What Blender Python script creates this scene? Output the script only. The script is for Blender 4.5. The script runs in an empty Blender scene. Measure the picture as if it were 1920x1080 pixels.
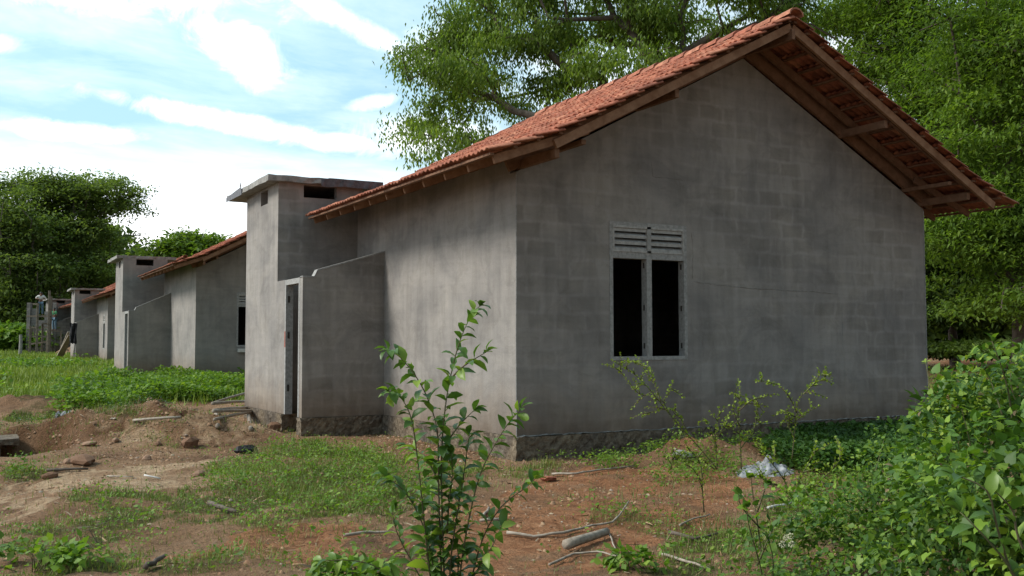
import bpy, math, random
import numpy as np
from mathutils import Vector, Matrix
random.seed(7); RNG = np.random.default_rng(7)
SC = bpy.context.scene
COL = SC.collection
# ------------------------------------------------------------------ camera
F, PIT, ROLL, YAW = 1880.5, .0542, -.0018, .5041
CAM = np.array([-5.6473, -10.1344, 1.0853])
cd = bpy.data.cameras.new('camera'); cam = bpy.data.objects.new('camera', cd); COL.objects.link(cam)
cd.sensor_width = 36; cd.lens = F / 1920 * 36; cd.clip_start = .05; cd.clip_end = 3000
cam.location = CAM
cam.rotation_euler = (Matrix.Rotation(-YAW, 3, 'Z') @ Matrix.Rotation(math.pi / 2 + PIT, 3, 'X') @ Matrix.Rotation(ROLL, 3, 'Z')).to_euler()
SC.camera = cam
# ------------------------------------------------------------------ light
SUN_EL, SUN_AZ = math.radians(42), math.radians(-70)      # azimuth clockwise from +Y
wd = bpy.data.worlds.new('World'); SC.world = wd; wd.use_nodes = True
nt = wd.node_tree; nt.nodes.clear()
def N(nt, t, **k):
    n = nt.nodes.new(t)
    for a, v in k.items():
        if a == 'inp':
            for i, x in v.items(): n.inputs[i].default_value = x
        else: setattr(n, a, v)
    return n
def ramp(nt, stops, interp='LINEAR'):
    r = N(nt, 'ShaderNodeValToRGB'); e = r.color_ramp.elements; r.color_ramp.interpolation = interp
    while len(e) < len(stops): e.new(.5)
    for i, (p, c) in enumerate(stops):
        e[i].position = p; e[i].color = (c if hasattr(c, '__len__') else (c, c, c)) + (() if hasattr(c, '__len__') and len(c) == 4 else (1,)) if hasattr(c, '__len__') else (c, c, c, 1)
    return r
L = nt.links.new
out = N(nt, 'ShaderNodeOutputWorld'); bg = N(nt, 'ShaderNodeBackground', inp={1: .1})
sky = N(nt, 'ShaderNodeTexSky', sky_type='NISHITA', sun_disc=False, sun_elevation=SUN_EL, sun_rotation=SUN_AZ)
sky.air_density = 1.3; sky.dust_density = 1.6; sky.ozone_density = 1.2
tc = N(nt, 'ShaderNodeTexCoord')
# clouds live on a flat layer overhead: direction / height
sp = N(nt, 'ShaderNodeSeparateXYZ'); L(tc.outputs['Generated'], sp.inputs[0])
mz = N(nt, 'ShaderNodeMath', operation='MAXIMUM', inp={1: 0.0}); L(sp.outputs[2], mz.inputs[0])
az = N(nt, 'ShaderNodeMath', operation='ADD', inp={1: .16}); L(mz.outputs[0], az.inputs[0])
dx = N(nt, 'ShaderNodeMath', operation='DIVIDE'); L(sp.outputs[0], dx.inputs[0]); L(az.outputs[0], dx.inputs[1])
dy = N(nt, 'ShaderNodeMath', operation='DIVIDE'); L(sp.outputs[1], dy.inputs[0]); L(az.outputs[0], dy.inputs[1])
cb = N(nt, 'ShaderNodeCombineXYZ'); L(dx.outputs[0], cb.inputs[0]); L(dy.outputs[0], cb.inputs[1])
mp = N(nt, 'ShaderNodeMapping'); mp.inputs['Rotation'].default_value = (0, 0, .35); mp.inputs['Scale'].default_value = (.62, 1.1, 1); mp.inputs['Location'].default_value = (3.1, .9, 0)
L(cb.outputs[0], mp.inputs[0])
n1 = N(nt, 'ShaderNodeTexNoise', inp={'Scale': .9, 'Detail': 9, 'Roughness': .52, 'Distortion': .5}); L(mp.outputs[0], n1.inputs['Vector'])
r1 = ramp(nt, [(.55, 0.0), (.66, .3), (.80, .7)]); L(n1.outputs[0], r1.inputs[0])
n2 = N(nt, 'ShaderNodeTexNoise', inp={'Scale': 3.2, 'Detail': 8, 'Roughness': .6, 'Distortion': .3}); L(mp.outputs[0], n2.inputs['Vector'])
r2 = ramp(nt, [(.40, 0.0), (.75, .34)]); L(n2.outputs[0], r2.inputs[0])
hz = ramp(nt, [(.0, 1.0), (.10, .9), (.15, .45), (.185, .0)]); L(mz.outputs[0], hz.inputs[0])
ma = N(nt, 'ShaderNodeMath', operation='MAXIMUM'); L(r1.outputs[0], ma.inputs[0]); L(hz.outputs[0], ma.inputs[1])
# single clouds at fixed bearings and heights in the sky: bearing, elevation, half width, half height, tilt
def mth(op, a, b=None, **k):
    n = N(nt, 'ShaderNodeMath', operation=op, **k)
    for i, x in enumerate((a, b)):
        if x is None: continue
        if hasattr(x, 'links'): L(x, n.inputs[i])
        else: n.inputs[i].default_value = x
    return n.outputs[0]
bear = mth('ARCTAN2', sp.outputs[0], sp.outputs[1]); elev = mth('ARCSINE', sp.outputs[2])
nd = N(nt, 'ShaderNodeTexNoise', inp={'Scale': 7.0, 'Detail': 8, 'Roughness': .6}); L(tc.outputs['Generated'], nd.inputs['Vector'])
nm = N(nt, 'ShaderNodeTexNoise', inp={'Scale': 22.0, 'Detail': 8, 'Roughness': .68, 'Distortion': .6}); L(tc.outputs['Generated'], nm.inputs['Vector'])
wig = mth('ADD', mth('MULTIPLY', mth('SUBTRACT', nd.outputs[0], .5), 1.5), mth('MULTIPLY', mth('SUBTRACT', nm.outputs[0], .5), 2.4))
last = ma.outputs[0]
for b0, e0, wa, wb, tl, op in ((.05, .345, .27, .050, -.10, 1), (.235, .280, .065, .038, -.3, .95), (.215, .212, .13, .013, -.14, .95), (.33, .196, .07, .012, 0, .9), (.085, .192, .075, .012, 0, .8), (.365, .235, .03, .009, .2, .6), (.36, .30, .13, .016, -.45, .75), (.42, .20, .10, .03, 0, .8), (.43, .28, .05, .04, 0, .7), (.0, .26, .05, .012, .1, .5), (.75, .25, .3, .08, 0, .7), (-.6, .4, .5, .12, .1, .8)):
    u = mth('DIVIDE', mth('SUBTRACT', bear, b0), wa); v = mth('DIVIDE', mth('SUBTRACT', mth('SUBTRACT', elev, e0), mth('MULTIPLY', u, tl * wa)), wb)
    d = mth('ADD', mth('ADD', mth('MULTIPLY', u, u), mth('MULTIPLY', v, v)), wig)
    k = N(nt, 'ShaderNodeMapRange', interpolation_type='SMOOTHSTEP', inp={1: 1.0, 2: -.35, 3: 0.0, 4: op}); L(d, k.inputs[0]); last = mth('MAXIMUM', last, k.outputs[0])
mb = N(nt, 'ShaderNodeMath', operation='ADD', use_clamp=True); L(last, mb.inputs[0]); L(r2.outputs[0], mb.inputs[1])
skc = N(nt, 'ShaderNodeMix', data_type='RGBA', blend_type='MIX', inp={0: .8, 7: (2.95, 4.95, 6.0, 1)}); L(sky.outputs[0], skc.inputs[6])
mx = N(nt, 'ShaderNodeMix', data_type='RGBA', inp={7: (10.6, 10.7, 10.9, 1)}); L(mb.outputs[0], mx.inputs[0]); L(skc.outputs[2], mx.inputs[6])
# sky dimmed behind the camera to darken the gable; bright centre not the sun
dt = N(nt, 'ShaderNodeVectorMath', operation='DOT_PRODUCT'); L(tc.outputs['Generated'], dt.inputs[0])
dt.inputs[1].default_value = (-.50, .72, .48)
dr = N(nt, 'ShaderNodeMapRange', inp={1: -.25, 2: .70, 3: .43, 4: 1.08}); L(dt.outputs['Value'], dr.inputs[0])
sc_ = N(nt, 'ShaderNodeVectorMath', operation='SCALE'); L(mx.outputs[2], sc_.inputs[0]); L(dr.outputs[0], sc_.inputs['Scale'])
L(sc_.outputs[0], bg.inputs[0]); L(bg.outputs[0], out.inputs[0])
sl = bpy.data.lights.new('sun', 'SUN'); sl.energy = 2.4; sl.angle = math.radians(18); sl.color = (1, .95, .87)
so = bpy.data.objects.new('sun', sl); COL.objects.link(so)
sdir = Vector((math.sin(SUN_AZ) * math.cos(SUN_EL), math.cos(SUN_AZ) * math.cos(SUN_EL), math.sin(SUN_EL)))
so.rotation_euler = sdir.to_track_quat('Z', 'Y').to_euler()
SC.view_settings.view_transform = 'Standard'; SC.view_settings.look = 'None'; SC.view_settings.gamma = 1
SC.view_settings.exposure = .80
SC.render.engine = 'CYCLES'; SC.cycles.max_bounces = 5; SC.cycles.diffuse_bounces = 3; SC.cycles.transmission_bounces = 3
SC.cycles.transparent_max_bounces = 4; SC.cycles.use_denoising = True

# ------------------------------------------------------------------ maths helpers
def ray(px, py, t):
    """world point at forward distance t along the photograph's pixel px,py (used to find real places)"""
    a = (px - 960) / F; b = -(py - 540) / F
    c, s = math.cos(ROLL), math.sin(ROLL); r = a * c - b * s; u = a * s + b * c; fw = 1
    c, s = math.cos(PIT), math.sin(PIT); fw, u = fw * c - u * s, fw * s + u * c
    c, s = math.cos(YAW), math.sin(YAW)
    return CAM + np.array([r * c + fw * s, -r * s + fw * c, u]) * t
def lattice(ix, iy, seed):
    h = (ix.astype(np.int64) * 374761393 + iy.astype(np.int64) * 668265263 + seed * 974634777) & 0xffffffff
    h = ((h ^ (h >> 13)) * 1274126177) & 0xffffffff
    return ((h ^ (h >> 16)) & 0xffff) / 65535.0
def noise(x, y, sc, seed=0):
    x = np.asarray(x, float) * sc; y = np.asarray(y, float) * sc
    ix = np.floor(x); iy = np.floor(y); fx = x - ix; fy = y - iy
    fx = fx * fx * (3 - 2 * fx); fy = fy * fy * (3 - 2 * fy)
    a = lattice(ix, iy, seed); b = lattice(ix + 1, iy, seed); c = lattice(ix, iy + 1, seed); d = lattice(ix + 1, iy + 1, seed)
    return (a * (1 - fx) + b * fx) * (1 - fy) + (c * (1 - fx) + d * fx) * fy - .5
def smooth(a, b, v):
    t = np.clip((v - a) / (b - a), 0, 1); return t * t * (3 - 2 * t)
def bump(x, y, cx, cy, rx, ry, rot=0, pw=1.0):
    c, s = math.cos(rot), math.sin(rot)
    u = ((x - cx) * c + (y - cy) * s) / rx; v = (-(x - cx) * s + (y - cy) * c) / ry
    return np.exp(-(u * u + v * v) ** pw)
def G(x, y):
    """height of the ground"""
    x = np.asarray(x, float); y = np.asarray(y, float)
    z = -.27 + .011 * np.maximum(y - 6, 0) - .0000 * y
    z = z - .0 + .04 * np.clip(x - 9, 0, 26)
    z = np.where(y > 60, z + .0 * y, z)
    z = np.minimum(z, 1.6)
    dn = np.hypot(x + 3, y + 2)
    inh = smooth(.5, 0, np.maximum(np.maximum(-x - .1, x - 7.1), np.maximum(-y - .1, y - 6)))   # calm beside the first house
    amp = (1 - .75 * inh)
    z = z + amp * (.10 * noise(x, y, .35, 1) + .07 * noise(x, y, 1.1, 2) + .035 * noise(x, y, 3.1, 3) + .018 * noise(x, y, 8.3, 4))
    z = z + np.where(dn < 22, .012 * noise(x, y, 19, 5), 0)
    # spoil heaps and the pit at left
    rough = 1 + .5 * noise(x, y, 2.3, 9) + .5 * noise(x, y, 6, 8)
    z = z + .40 * bump(x, y, -3.55, 5.2, 1.55, .75, -.45, 1.3) * rough
    z = z + .26 * bump(x, y, -2.6, 4.0, .9, .55, -.35, 1.2) * rough
    z = z - .55 * bump(x, y, -4.95, 4.6, .62, 1.1, -.35, 3)
    z = z + .05 * np.maximum(0, noise(x, y, 4.2, 12)) * (dn < 14)
    z = z + .30 * bump(x, y, -4.35, 10.6, 1.0, .9, 0, 1.2) * rough
    # red earth heap in front of the gable wall
    z = z + .24 * bump(x, y, 1.75, -1.25, 1.05, .6, .1, 1.1) * (rough + .9 * noise(x, y, 3.7, 14) + .5 * noise(x, y, 9, 15))
    # small scarp lower left, wheel track
    z = z - .12 * bump(x, y, -5.6, .2, .8, 2.2, -.2, 1.5)
    return z
def gp(px, py):
    t = 6.0
    d = ray(px, py, 1) - CAM
    for _ in range(60):
        P = CAM + d * t
        g = float(G(P[0], P[1])); t2 = (g - CAM[2]) / d[2] if d[2] < -1e-4 else 200
        t = .6 * t + .4 * min(max(t2, 1), 400)
    P = CAM + d * t; return np.array([P[0], P[1], float(G(P[0], P[1]))])
def inpoly(x, y, poly):
    ins = np.zeros(x.shape, bool); n = len(poly)
    for i in range(n):
        x1, y1 = poly[i][:2]; x2, y2 = poly[(i + 1) % n][:2]
        if y1 == y2: continue
        c = ((y1 > y) != (y2 > y)) & (x < (x2 - x1) * (y - y1) / (y2 - y1) + x1); ins ^= c
    return ins
# ------------------------------------------------------------------ mesh helpers
def link(name, me, mats, parent=None, smooth_=False):
    o = bpy.data.objects.new(name, me); COL.objects.link(o)
    for m in (mats if isinstance(mats, (list, tuple)) else [mats]): me.materials.append(m)
    if parent is not None: o.parent = parent
    if smooth_: me.polygons.foreach_set('use_smooth', [True] * len(me.polygons))
    return o
def npmesh(name, V, Fc, mats, parent=None, smooth_=False, mi=None):
    V = np.ascontiguousarray(V, np.float32); Fc = np.ascontiguousarray(Fc, np.int32); k = Fc.shape[1]
    me = bpy.data.meshes.new(name); me.vertices.add(len(V)); me.vertices.foreach_set('co', V.ravel())
    me.loops.add(Fc.size); me.loops.foreach_set('vertex_index', Fc.ravel())
    me.polygons.add(len(Fc)); me.polygons.foreach_set('loop_start', np.arange(0, Fc.size, k, dtype=np.int32))
    if mi is not None: me.polygons.foreach_set('material_index', np.ascontiguousarray(mi, np.int32))
    me.update(calc_edges=True)
    return link(name, me, mats, parent, smooth_)
class MB:
    def __init__(s): s.v = []; s.f = []
    def add(s, V, Fs):
        b = len(s.v); s.v += [tuple(map(float, p)) for p in V]; s.f += [tuple(b + i for i in q) for q in Fs]; return s
    def box(s, a, b):
        x0, y0, z0 = a; x1, y1, z1 = b
        return s.add([(x0, y0, z0), (x1, y0, z0), (x1, y1, z0), (x0, y1, z0), (x0, y0, z1), (x1, y0, z1), (x1, y1, z1), (x0, y1, z1)],
                     [(0, 3, 2, 1), (4, 5, 6, 7), (0, 1, 5, 4), (1, 2, 6, 5), (2, 3, 7, 6), (3, 0, 4, 7)])
    def beam(s, p, q, w, h, up=(0, 0, 1)):
        p = Vector(p); q = Vector(q); d = (q - p).normalized(); sd = d.cross(Vector(up))
        if sd.length < 1e-4: sd = d.cross(Vector((1, 0, 0)))
        sd.normalize(); u = sd.cross(d).normalized(); V = []
        for c in (p, q):
            for a, b in ((-1, -1), (1, -1), (1, 1), (-1, 1)): V.append(c + sd * (a * w / 2) + u * (b * h / 2))
        return s.add(V, [(0, 1, 2, 3), (7, 6, 5, 4), (0, 4, 5, 1), (1, 5, 6, 2), (2, 6, 7, 3), (3, 7, 4, 0)])
    def tube(s, pts, rad, n=6, cap=True):
        pts = [Vector(p) for p in pts]; rad = rad if hasattr(rad, '__len__') else [rad] * len(pts); V = []; Fs = []
        d0 = (pts[1] - pts[0]).normalized(); a = d0.orthogonal().normalized()
        for i, p in enumerate(pts):
            d = (pts[min(i + 1, len(pts) - 1)] - pts[max(i - 1, 0)]).normalized()
            a = (a - d * a.dot(d)); a = a.normalized() if a.length > 1e-5 else d.orthogonal().normalized(); b = d.cross(a)
            for k in range(n):
                t = 2 * math.pi * k / n; V.append(p + (a * math.cos(t) + b * math.sin(t)) * rad[i])
        for i in range(len(pts) - 1):
            for k in range(n): Fs.append((i * n + k, i * n + (k + 1) % n, (i + 1) * n + (k + 1) % n, (i + 1) * n + k))
        if cap: Fs.append(tuple(range(n - 1, -1, -1))); Fs.append(tuple((len(pts) - 1) * n + k for k in range(n)))
        return s.add(V, Fs)
    def build(s, name, mats, parent=None, smooth_=False):
        me = bpy.data.meshes.new(name); me.from_pydata(s.v, [], s.f); me.update(); return link(name, me, mats, parent, smooth_)
def tag(o, label=None, cat=None, group=None, kind=None):
    if label: o['label'] = label
    if cat: o['category'] = cat
    if group: o['group'] = group
    if kind: o['kind'] = kind
    return o
def empty(name, loc, rz=0):
    o = bpy.data.objects.new(name, None); COL.objects.link(o); o.location = loc; o.rotation_euler = (0, 0, rz); o.empty_display_size = .2; return o
def copy_tree(o, parent=None):
    c = o.copy(); COL.objects.link(c); c.parent = parent
    for ch in list(o.children): copy_tree(ch, c)
    return c
# ------------------------------------------------------------------ materials
def newmat(name):
    m = bpy.data.materials.new(name); m.use_nodes = True; nt = m.node_tree; nt.nodes.clear()
    o = N(nt, 'ShaderNodeOutputMaterial'); b = N(nt, 'ShaderNodeBsdfPrincipled'); nt.links.new(b.outputs[0], o.inputs[0])
    b.inputs['Roughness'].default_value = .9; b.inputs['Specular IOR Level'].default_value = .25
    return m, nt, b, o
def mul(nt, a, b, f=1.0):
    m = N(nt, 'ShaderNodeMix', data_type='RGBA', blend_type='MULTIPLY'); m.inputs[0].default_value = f
    nt.links.new(a, m.inputs[6]); nt.links.new(b, m.inputs[7]); return m.outputs[2]
def mixc(nt, fac, a, b):
    m = N(nt, 'ShaderNodeMix', data_type='RGBA'); 
    if hasattr(fac, 'links'): nt.links.new(fac, m.inputs[0])
    else: m.inputs[0].default_value = fac
    for i, x in ((6, a), (7, b)):
        if hasattr(x, 'links'): nt.links.new(x, m.inputs[i])
        else: m.inputs[i].default_value = tuple(x) + (1,)
    return m.outputs[2]
def nz(nt, vec, sc, det=4, rough=.55, dist=0):
    n = N(nt, 'ShaderNodeTexNoise', inp={'Scale': sc, 'Detail': det, 'Roughness': rough, 'Distortion': dist})
    if vec is not None: nt.links.new(vec, n.inputs['Vector'])
    return n.outputs[0]
def bumpn(nt, b, h, st=.3, dist=.02):
    n = N(nt, 'ShaderNodeBump', inp={'Strength': st, 'Distance': dist}); nt.links.new(h, n.inputs['Height']); nt.links.new(n.outputs[0], b.inputs['Normal'])
def m_concrete(name, base=(.235, .222, .208), ghost=.5, stain=.5, raw=False):
    m, nt, b, o = newmat(name); L = nt.links.new
    tc = N(nt, 'ShaderNodeTexCoord'); s = N(nt, 'ShaderNodeSeparateXYZ'); L(tc.outputs['Object'], s.inputs[0])
    a = N(nt, 'ShaderNodeMath', operation='ADD'); L(s.outputs[0], a.inputs[0]); L(s.outputs[1], a.inputs[1])
    c = N(nt, 'ShaderNodeCombineXYZ'); L(a.outputs[0], c.inputs[0]); L(s.outputs[2], c.inputs[1])
    # wobble so joints are not ruler-straight
    wob = N(nt, 'ShaderNodeTexNoise', inp={'Scale': 3.0, 'Detail': 3}); L(c.outputs[0], wob.inputs['Vector'])
    wm = N(nt, 'ShaderNodeVectorMath', operation='MULTIPLY_ADD'); L(wob.outputs[1], wm.inputs[0]); wm.inputs[1].default_value = (.13, .09, 0); L(c.outputs[0], wm.inputs[2])
    br = N(nt, 'ShaderNodeTexBrick', inp={'Scale': 1, 'Mortar Size': .04, 'Mortar Smooth': 1.0, 'Bias': -.1, 'Brick Width': .40, 'Row Height': .212})
    br.offset = .5; L(wm.outputs[0], br.inputs['Vector'])
    br.inputs['Color1'].default_value = (.84, .83, .81, 1); br.inputs['Color2'].default_value = (1.04, 1.04, 1.04, 1); br.inputs['Mortar'].default_value = (1.05, 1.05, 1.06, 1)
    if raw: br.inputs['Mortar'].default_value = (.5, .5, .5, 1)
    msk = ramp(nt, [(.36, 0.1), (.56, 1.0)]); L(nz(nt, c.outputs[0], .55, 2), msk.inputs[0])
    gn = N(nt, 'ShaderNodeSeparateXYZ'); L(tc.outputs['Normal'], gn.inputs[0]); ga = N(nt, 'ShaderNodeMath', operation='ABSOLUTE'); L(gn.outputs[1], ga.inputs[0])   # only the gable sides were plastered thin enough for the blocks to show
    gb = N(nt, 'ShaderNodeMath', operation='MULTIPLY_ADD', inp={1: .85, 2: .15}); L(ga.outputs[0], gb.inputs[0])
    m0 = N(nt, 'ShaderNodeMath', operation='MULTIPLY', inp={1: ghost}); L(msk.outputs[0], m0.inputs[0]); mm = N(nt, 'ShaderNodeMath', operation='MULTIPLY'); L(m0.outputs[0], mm.inputs[0]); L(gb.outputs[0], mm.inputs[1])
    col = mixc(nt, mm.outputs[0], (1, 1, 1), br.outputs[0])
    big = ramp(nt, [(.30, (.70, .70, .71)), (.5, (.98, .97, .96)), (.70, (1.20, 1.18, 1.14))]); L(nz(nt, c.outputs[0], 1.1, 6, .62, .6), big.inputs[0])
    col = mul(nt, col, big.outputs[0], stain + .3)
    mp = N(nt, 'ShaderNodeMapping'); mp.inputs['Scale'].default_value = (4.2, .55, 1); L(c.outputs[0], mp.inputs[0])
    st = ramp(nt, [(.3, (.80, .79, .78)), (.55, (1, 1, 1)), (.8, (1.1, 1.09, 1.07))]); L(nz(nt, mp.outputs[0], 1.6, 5, .6), st.inputs[0])
    col = mul(nt, col, st.outputs[0], stain)
    blot = ramp(nt, [(.52, (1, 1, 1)), (.60, (.84, .83, .81)), (.7, (1, 1, 1))]); L(nz(nt, c.outputs[0], 2.3, 8, .68, 1.4), blot.inputs[0])
    col = mul(nt, col, blot.outputs[0], stain * .8)
    # floated-plaster lift lines and trowel smears
    mp2 = N(nt, 'ShaderNodeMapping'); mp2.inputs['Scale'].default_value = (1.0, 7.0, 1); L(c.outputs[0], mp2.inputs[0])
    sm = ramp(nt, [(.35, (.92, .92, .92)), (.6, (1.04, 1.04, 1.03))]); L(nz(nt, mp2.outputs[0], 1.3, 6, .65, .8), sm.inputs[0])
    col = mul(nt, col, sm.outputs[0], .8)
    # dirt splashed up from the ground
    zr = ramp(nt, [(.0, (.66, .54, .44)), (.07, (.88, .80, .72)), (.20, (1, 1, 1))]);
    zn = N(nt, 'ShaderNodeMath', operation='MULTIPLY_ADD', inp={1: .3}); L(s.outputs[2], zn.inputs[0]); 
    zq = N(nt, 'ShaderNodeMath', operation='MULTIPLY_ADD', inp={1: .16, 2: -.08}); L(nz(nt, c.outputs[0], 3, 4), zq.inputs[0]); L(zq.outputs[0], zn.inputs[2]); L(zn.outputs[0], zr.inputs[0])
    col = mul(nt, col, zr.outputs[0], .9)
    rgb = N(nt, 'ShaderNodeRGB'); rgb.outputs[0].default_value = base + (1,)
    col = mul(nt, col, rgb.outputs[0]); L(col, b.inputs['Base Color'])
    fine = nz(nt, tc.outputs['Object'], 38, 5, .7); ad = N(nt, 'ShaderNodeMath', operation='MULTIPLY_ADD', inp={1: 1.6}); L(nz(nt, tc.outputs['Object'], 4, 3), ad.inputs[0]); L(fine, ad.inputs[2])
    bumpn(nt, b, ad.outputs[0], .35, .012 if not raw else .03)
    return m
def m_island(name, stops, rough=.9, sc=12, dark=(.55, .55, .55), trans=0, spec=.25, bst=.2, bd=.01, big=0, emboss=True):
    """per-piece colour: stops is a list of colours picked at random for each separate piece"""
    m, nt, b, o = newmat(name); L = nt.links.new; g = N(nt, 'ShaderNodeNewGeometry'); tc = N(nt, 'ShaderNodeTexCoord')
    stops = stops if len(stops) > 1 else stops * 2; r = ramp(nt, [(i / max(1, len(stops) - 1), c) for i, c in enumerate(stops)]); L(g.outputs['Random Per Island'], r.inputs[0]); col = r.outputs[0]
    if sc:
        q = ramp(nt, [(.3, dark), (.62, (1, 1, 1))]); n = nz(nt, tc.outputs['Object'], sc, 4, .65); L(n, q.inputs[0]); col = mul(nt, col, q.outputs[0])
        if emboss: bumpn(nt, b, n, bst, bd)
    if big:
        q = ramp(nt, [(.3, (.7, .72, .7)), (.7, (1.25, 1.22, 1.0))]); L(nz(nt, tc.outputs['Object'], big, 2), q.inputs[0]); col = mul(nt, col, q.outputs[0])
    L(col, b.inputs['Base Color']); b.inputs['Roughness'].default_value = rough; b.inputs['Specular IOR Level'].default_value = spec
    if trans:
        t = N(nt, 'ShaderNodeBsdfTranslucent'); hs = N(nt, 'ShaderNodeMix', data_type='RGBA', blend_type='MULTIPLY', inp={0: 1, 7: (1.35, 1.45, .55, 1)}); L(col, hs.inputs[6]); L(hs.outputs[2], t.inputs[0])
        ms = N(nt, 'ShaderNodeMixShader', inp={0: trans}); L(b.outputs[0], ms.inputs[1]); L(t.outputs[0], ms.inputs[2]); L(ms.outputs[0], o.inputs[0])
    return m
M = {}
M['plaster'] = m_concrete('plaster', (.262, .247, .232), 1.0, .8)
M['plaster_far'] = m_concrete('plaster_far', (.26, .245, .23), .25, .6)
M['block'] = m_concrete('block', (.20, .19, .18), .9, .5, True)
M['frame'] = m_island('cement_frame', [(.30, .295, .28), (.34, .335, .32)], .85, 22, (.6, .6, .6))
M['louvre'] = m_island('louvre_cement', [(.36, .355, .335), (.42, .41, .39)], .85, 18, (.62, .6, .58))
M['slab'] = m_island('cement_slab', [(.30, .29, .27)], .9, 9, (.5, .5, .5))
M['plinth'] = m_island('rubble_plinth', [(.185, .15, .125)], .95, 16, (.35, .32, .30), bst=1.0, bd=.04, big=2.2)
M['tile'] = m_island('clay_tile', [(.25, .088, .055), (.43, .16, .095), (.36, .12, .072), (.50, .22, .135), (.30, .115, .075), (.40, .14, .085)], .85, 9, (.40, .36, .34), bst=.3)
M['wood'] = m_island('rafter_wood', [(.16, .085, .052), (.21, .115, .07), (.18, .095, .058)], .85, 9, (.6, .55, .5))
M['woodlit'] = m_island('lit_wood', [(.24, .13, .075), (.30, .17, .10)], .8, 7, (.6, .5, .42))  # paler copy of the rafter wood, its lit look put into the colour
M['pole'] = m_island('weathered_pole', [(.30, .25, .20), (.38, .33, .27), (.22, .17, .13)], .9, 14, (.5, .47, .44))
M['scaffold_pole'] = m_island('scaffold_pole', [(.19, .155, .12), (.24, .20, .16)], .9, 6, (.5, .47, .44))
M['bark'] = m_island('bark', [(.13, .105, .085)], .95, 5, (.45, .43, .4), bst=.6, bd=.03)
M['bark_far'] = m_island('bark_far', [(.16, .145, .12)], .95, 2, (.55, .5, .5))
M['leaf_big'] = m_island('leaf_big_tree', [(.085, .14, .028), (.15, .23, .042), (.11, .175, .032), (.23, .30, .075)], .6, 0, trans=.46, spec=.25, big=.45)
M['leaf_dark'] = m_island('leaf_dark_tree', [(.055, .09, .024), (.095, .145, .032), (.07, .115, .028), (.13, .18, .045)], .6, 0, trans=.42, spec=.2, big=.22)
M['leaf_right'] = m_island('leaf_feathery', [(.065, .12, .024), (.13, .21, .036), (.09, .155, .03), (.19, .27, .05)], .6, 0, trans=.46, spec=.2, big=.35)
M['leaf_far'] = m_island('leaf_far_tree', [(.10, .15, .05), (.15, .21, .065), (.12, .175, .055), (.20, .26, .085)], .65, 0, trans=.42, spec=.2, big=.2)  # leaf greens lightened to stand in for distance haze
M['leaf_shrub'] = m_island('leaf_shrub', [(.05, .11, .022), (.075, .15, .026), (.10, .19, .034), (.24, .34, .05)], .42, 0, trans=.36, spec=.4)
M['leaf_creep'] = m_island('leaf_creeper', [(.045, .10, .018), (.09, .18, .026), (.06, .13, .028), (.20, .31, .04), (.12, .21, .03)], .5, 0, trans=.32, spec=.28, big=1.6)
M['leaf_weed'] = m_island('leaf_weed', [(.08, .155, .025), (.14, .24, .036), (.10, .19, .033), (.23, .32, .05)], .55, 0, trans=.36, big=.8)
M['leaf_yellow'] = m_island('leaf_yellow_green', [(.16, .24, .03), (.26, .34, .04), (.11, .18, .025)], .5, 0, trans=.3)
M['grass'] = m_island('grass_blade', [(.085, .13, .03), (.13, .19, .04), (.18, .235, .06), (.10, .15, .035), (.27, .24, .12), (.15, .13, .07)], .6, 0, trans=.25, big=.7)
M['grass_far'] = m_island('grass_far', [(.12, .19, .035), (.18, .26, .045), (.25, .31, .07), (.15, .20, .045)], .6, 0, trans=.25, big=.3)
M['leaf_dark2'] = m_island('leaf_low_dark', [(.03, .075, .018), (.055, .12, .022), (.04, .09, .02)], .5, 0, trans=.25, big=.9)
M['stem'] = m_island('stem', [(.11, .085, .05), (.09, .10, .04)], .8, 0)
M['straw'] = m_island('straw', [(.30, .24, .12), (.20, .14, .08), (.14, .11, .06), (.36, .30, .17)], .85, 0, trans=.15)
M['litter'] = m_island('litter', [(.22, .12, .06), (.34, .23, .13), (.13, .08, .05), (.40, .32, .22)], .9, 0)
M['stone'] = m_island('stone', [(.26, .17, .11), (.34, .26, .18), (.22, .12, .07), (.40, .35, .29), (.28, .15, .085)], .9, 25, (.6, .6, .6))
M['clod'] = m_island('clod', [(.25, .14, .08), (.34, .22, .13), (.18, .10, .06)], .95, 12, (.55, .5, .5))
M['pale'] = m_island('pale_cement', [(.36, .37, .38)], .9, 10, (.30, .30, .30), bst=.6, bd=.03)
M['black'] = m_island('black_plastic', [(.016, .016, .018)], .6, 8, (.5, .5, .5), spec=.2)
M['darkmetal'] = m_island('hinge_metal', [(.04, .035, .03)], .6, 0)
M['skin'] = m_island('skin', [(.16, .085, .055)], .6, 0)
M['white'] = m_island('white_cloth', [(.62, .60, .56)], .9, 9, (.75, .75, .75))
M['cream'] = m_island('cream_petal', [(.50, .47, .33), (.42, .42, .28)], .8, 0)
M['jeans'] = m_island('jeans', [(.12, .20, .27)], .9, 9, (.7, .7, .7))
M['green'] = m_island('green_cloth', [(.05, .20, .09)], .9, 9, (.7, .7, .7))
M['hair'] = m_island('hair', [(.015, .012, .01)], .6, 0)
M['redpaint'] = m_island('red_primer', [(.38, .10, .06)], .8, 20, (.4, .4, .4))
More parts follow.
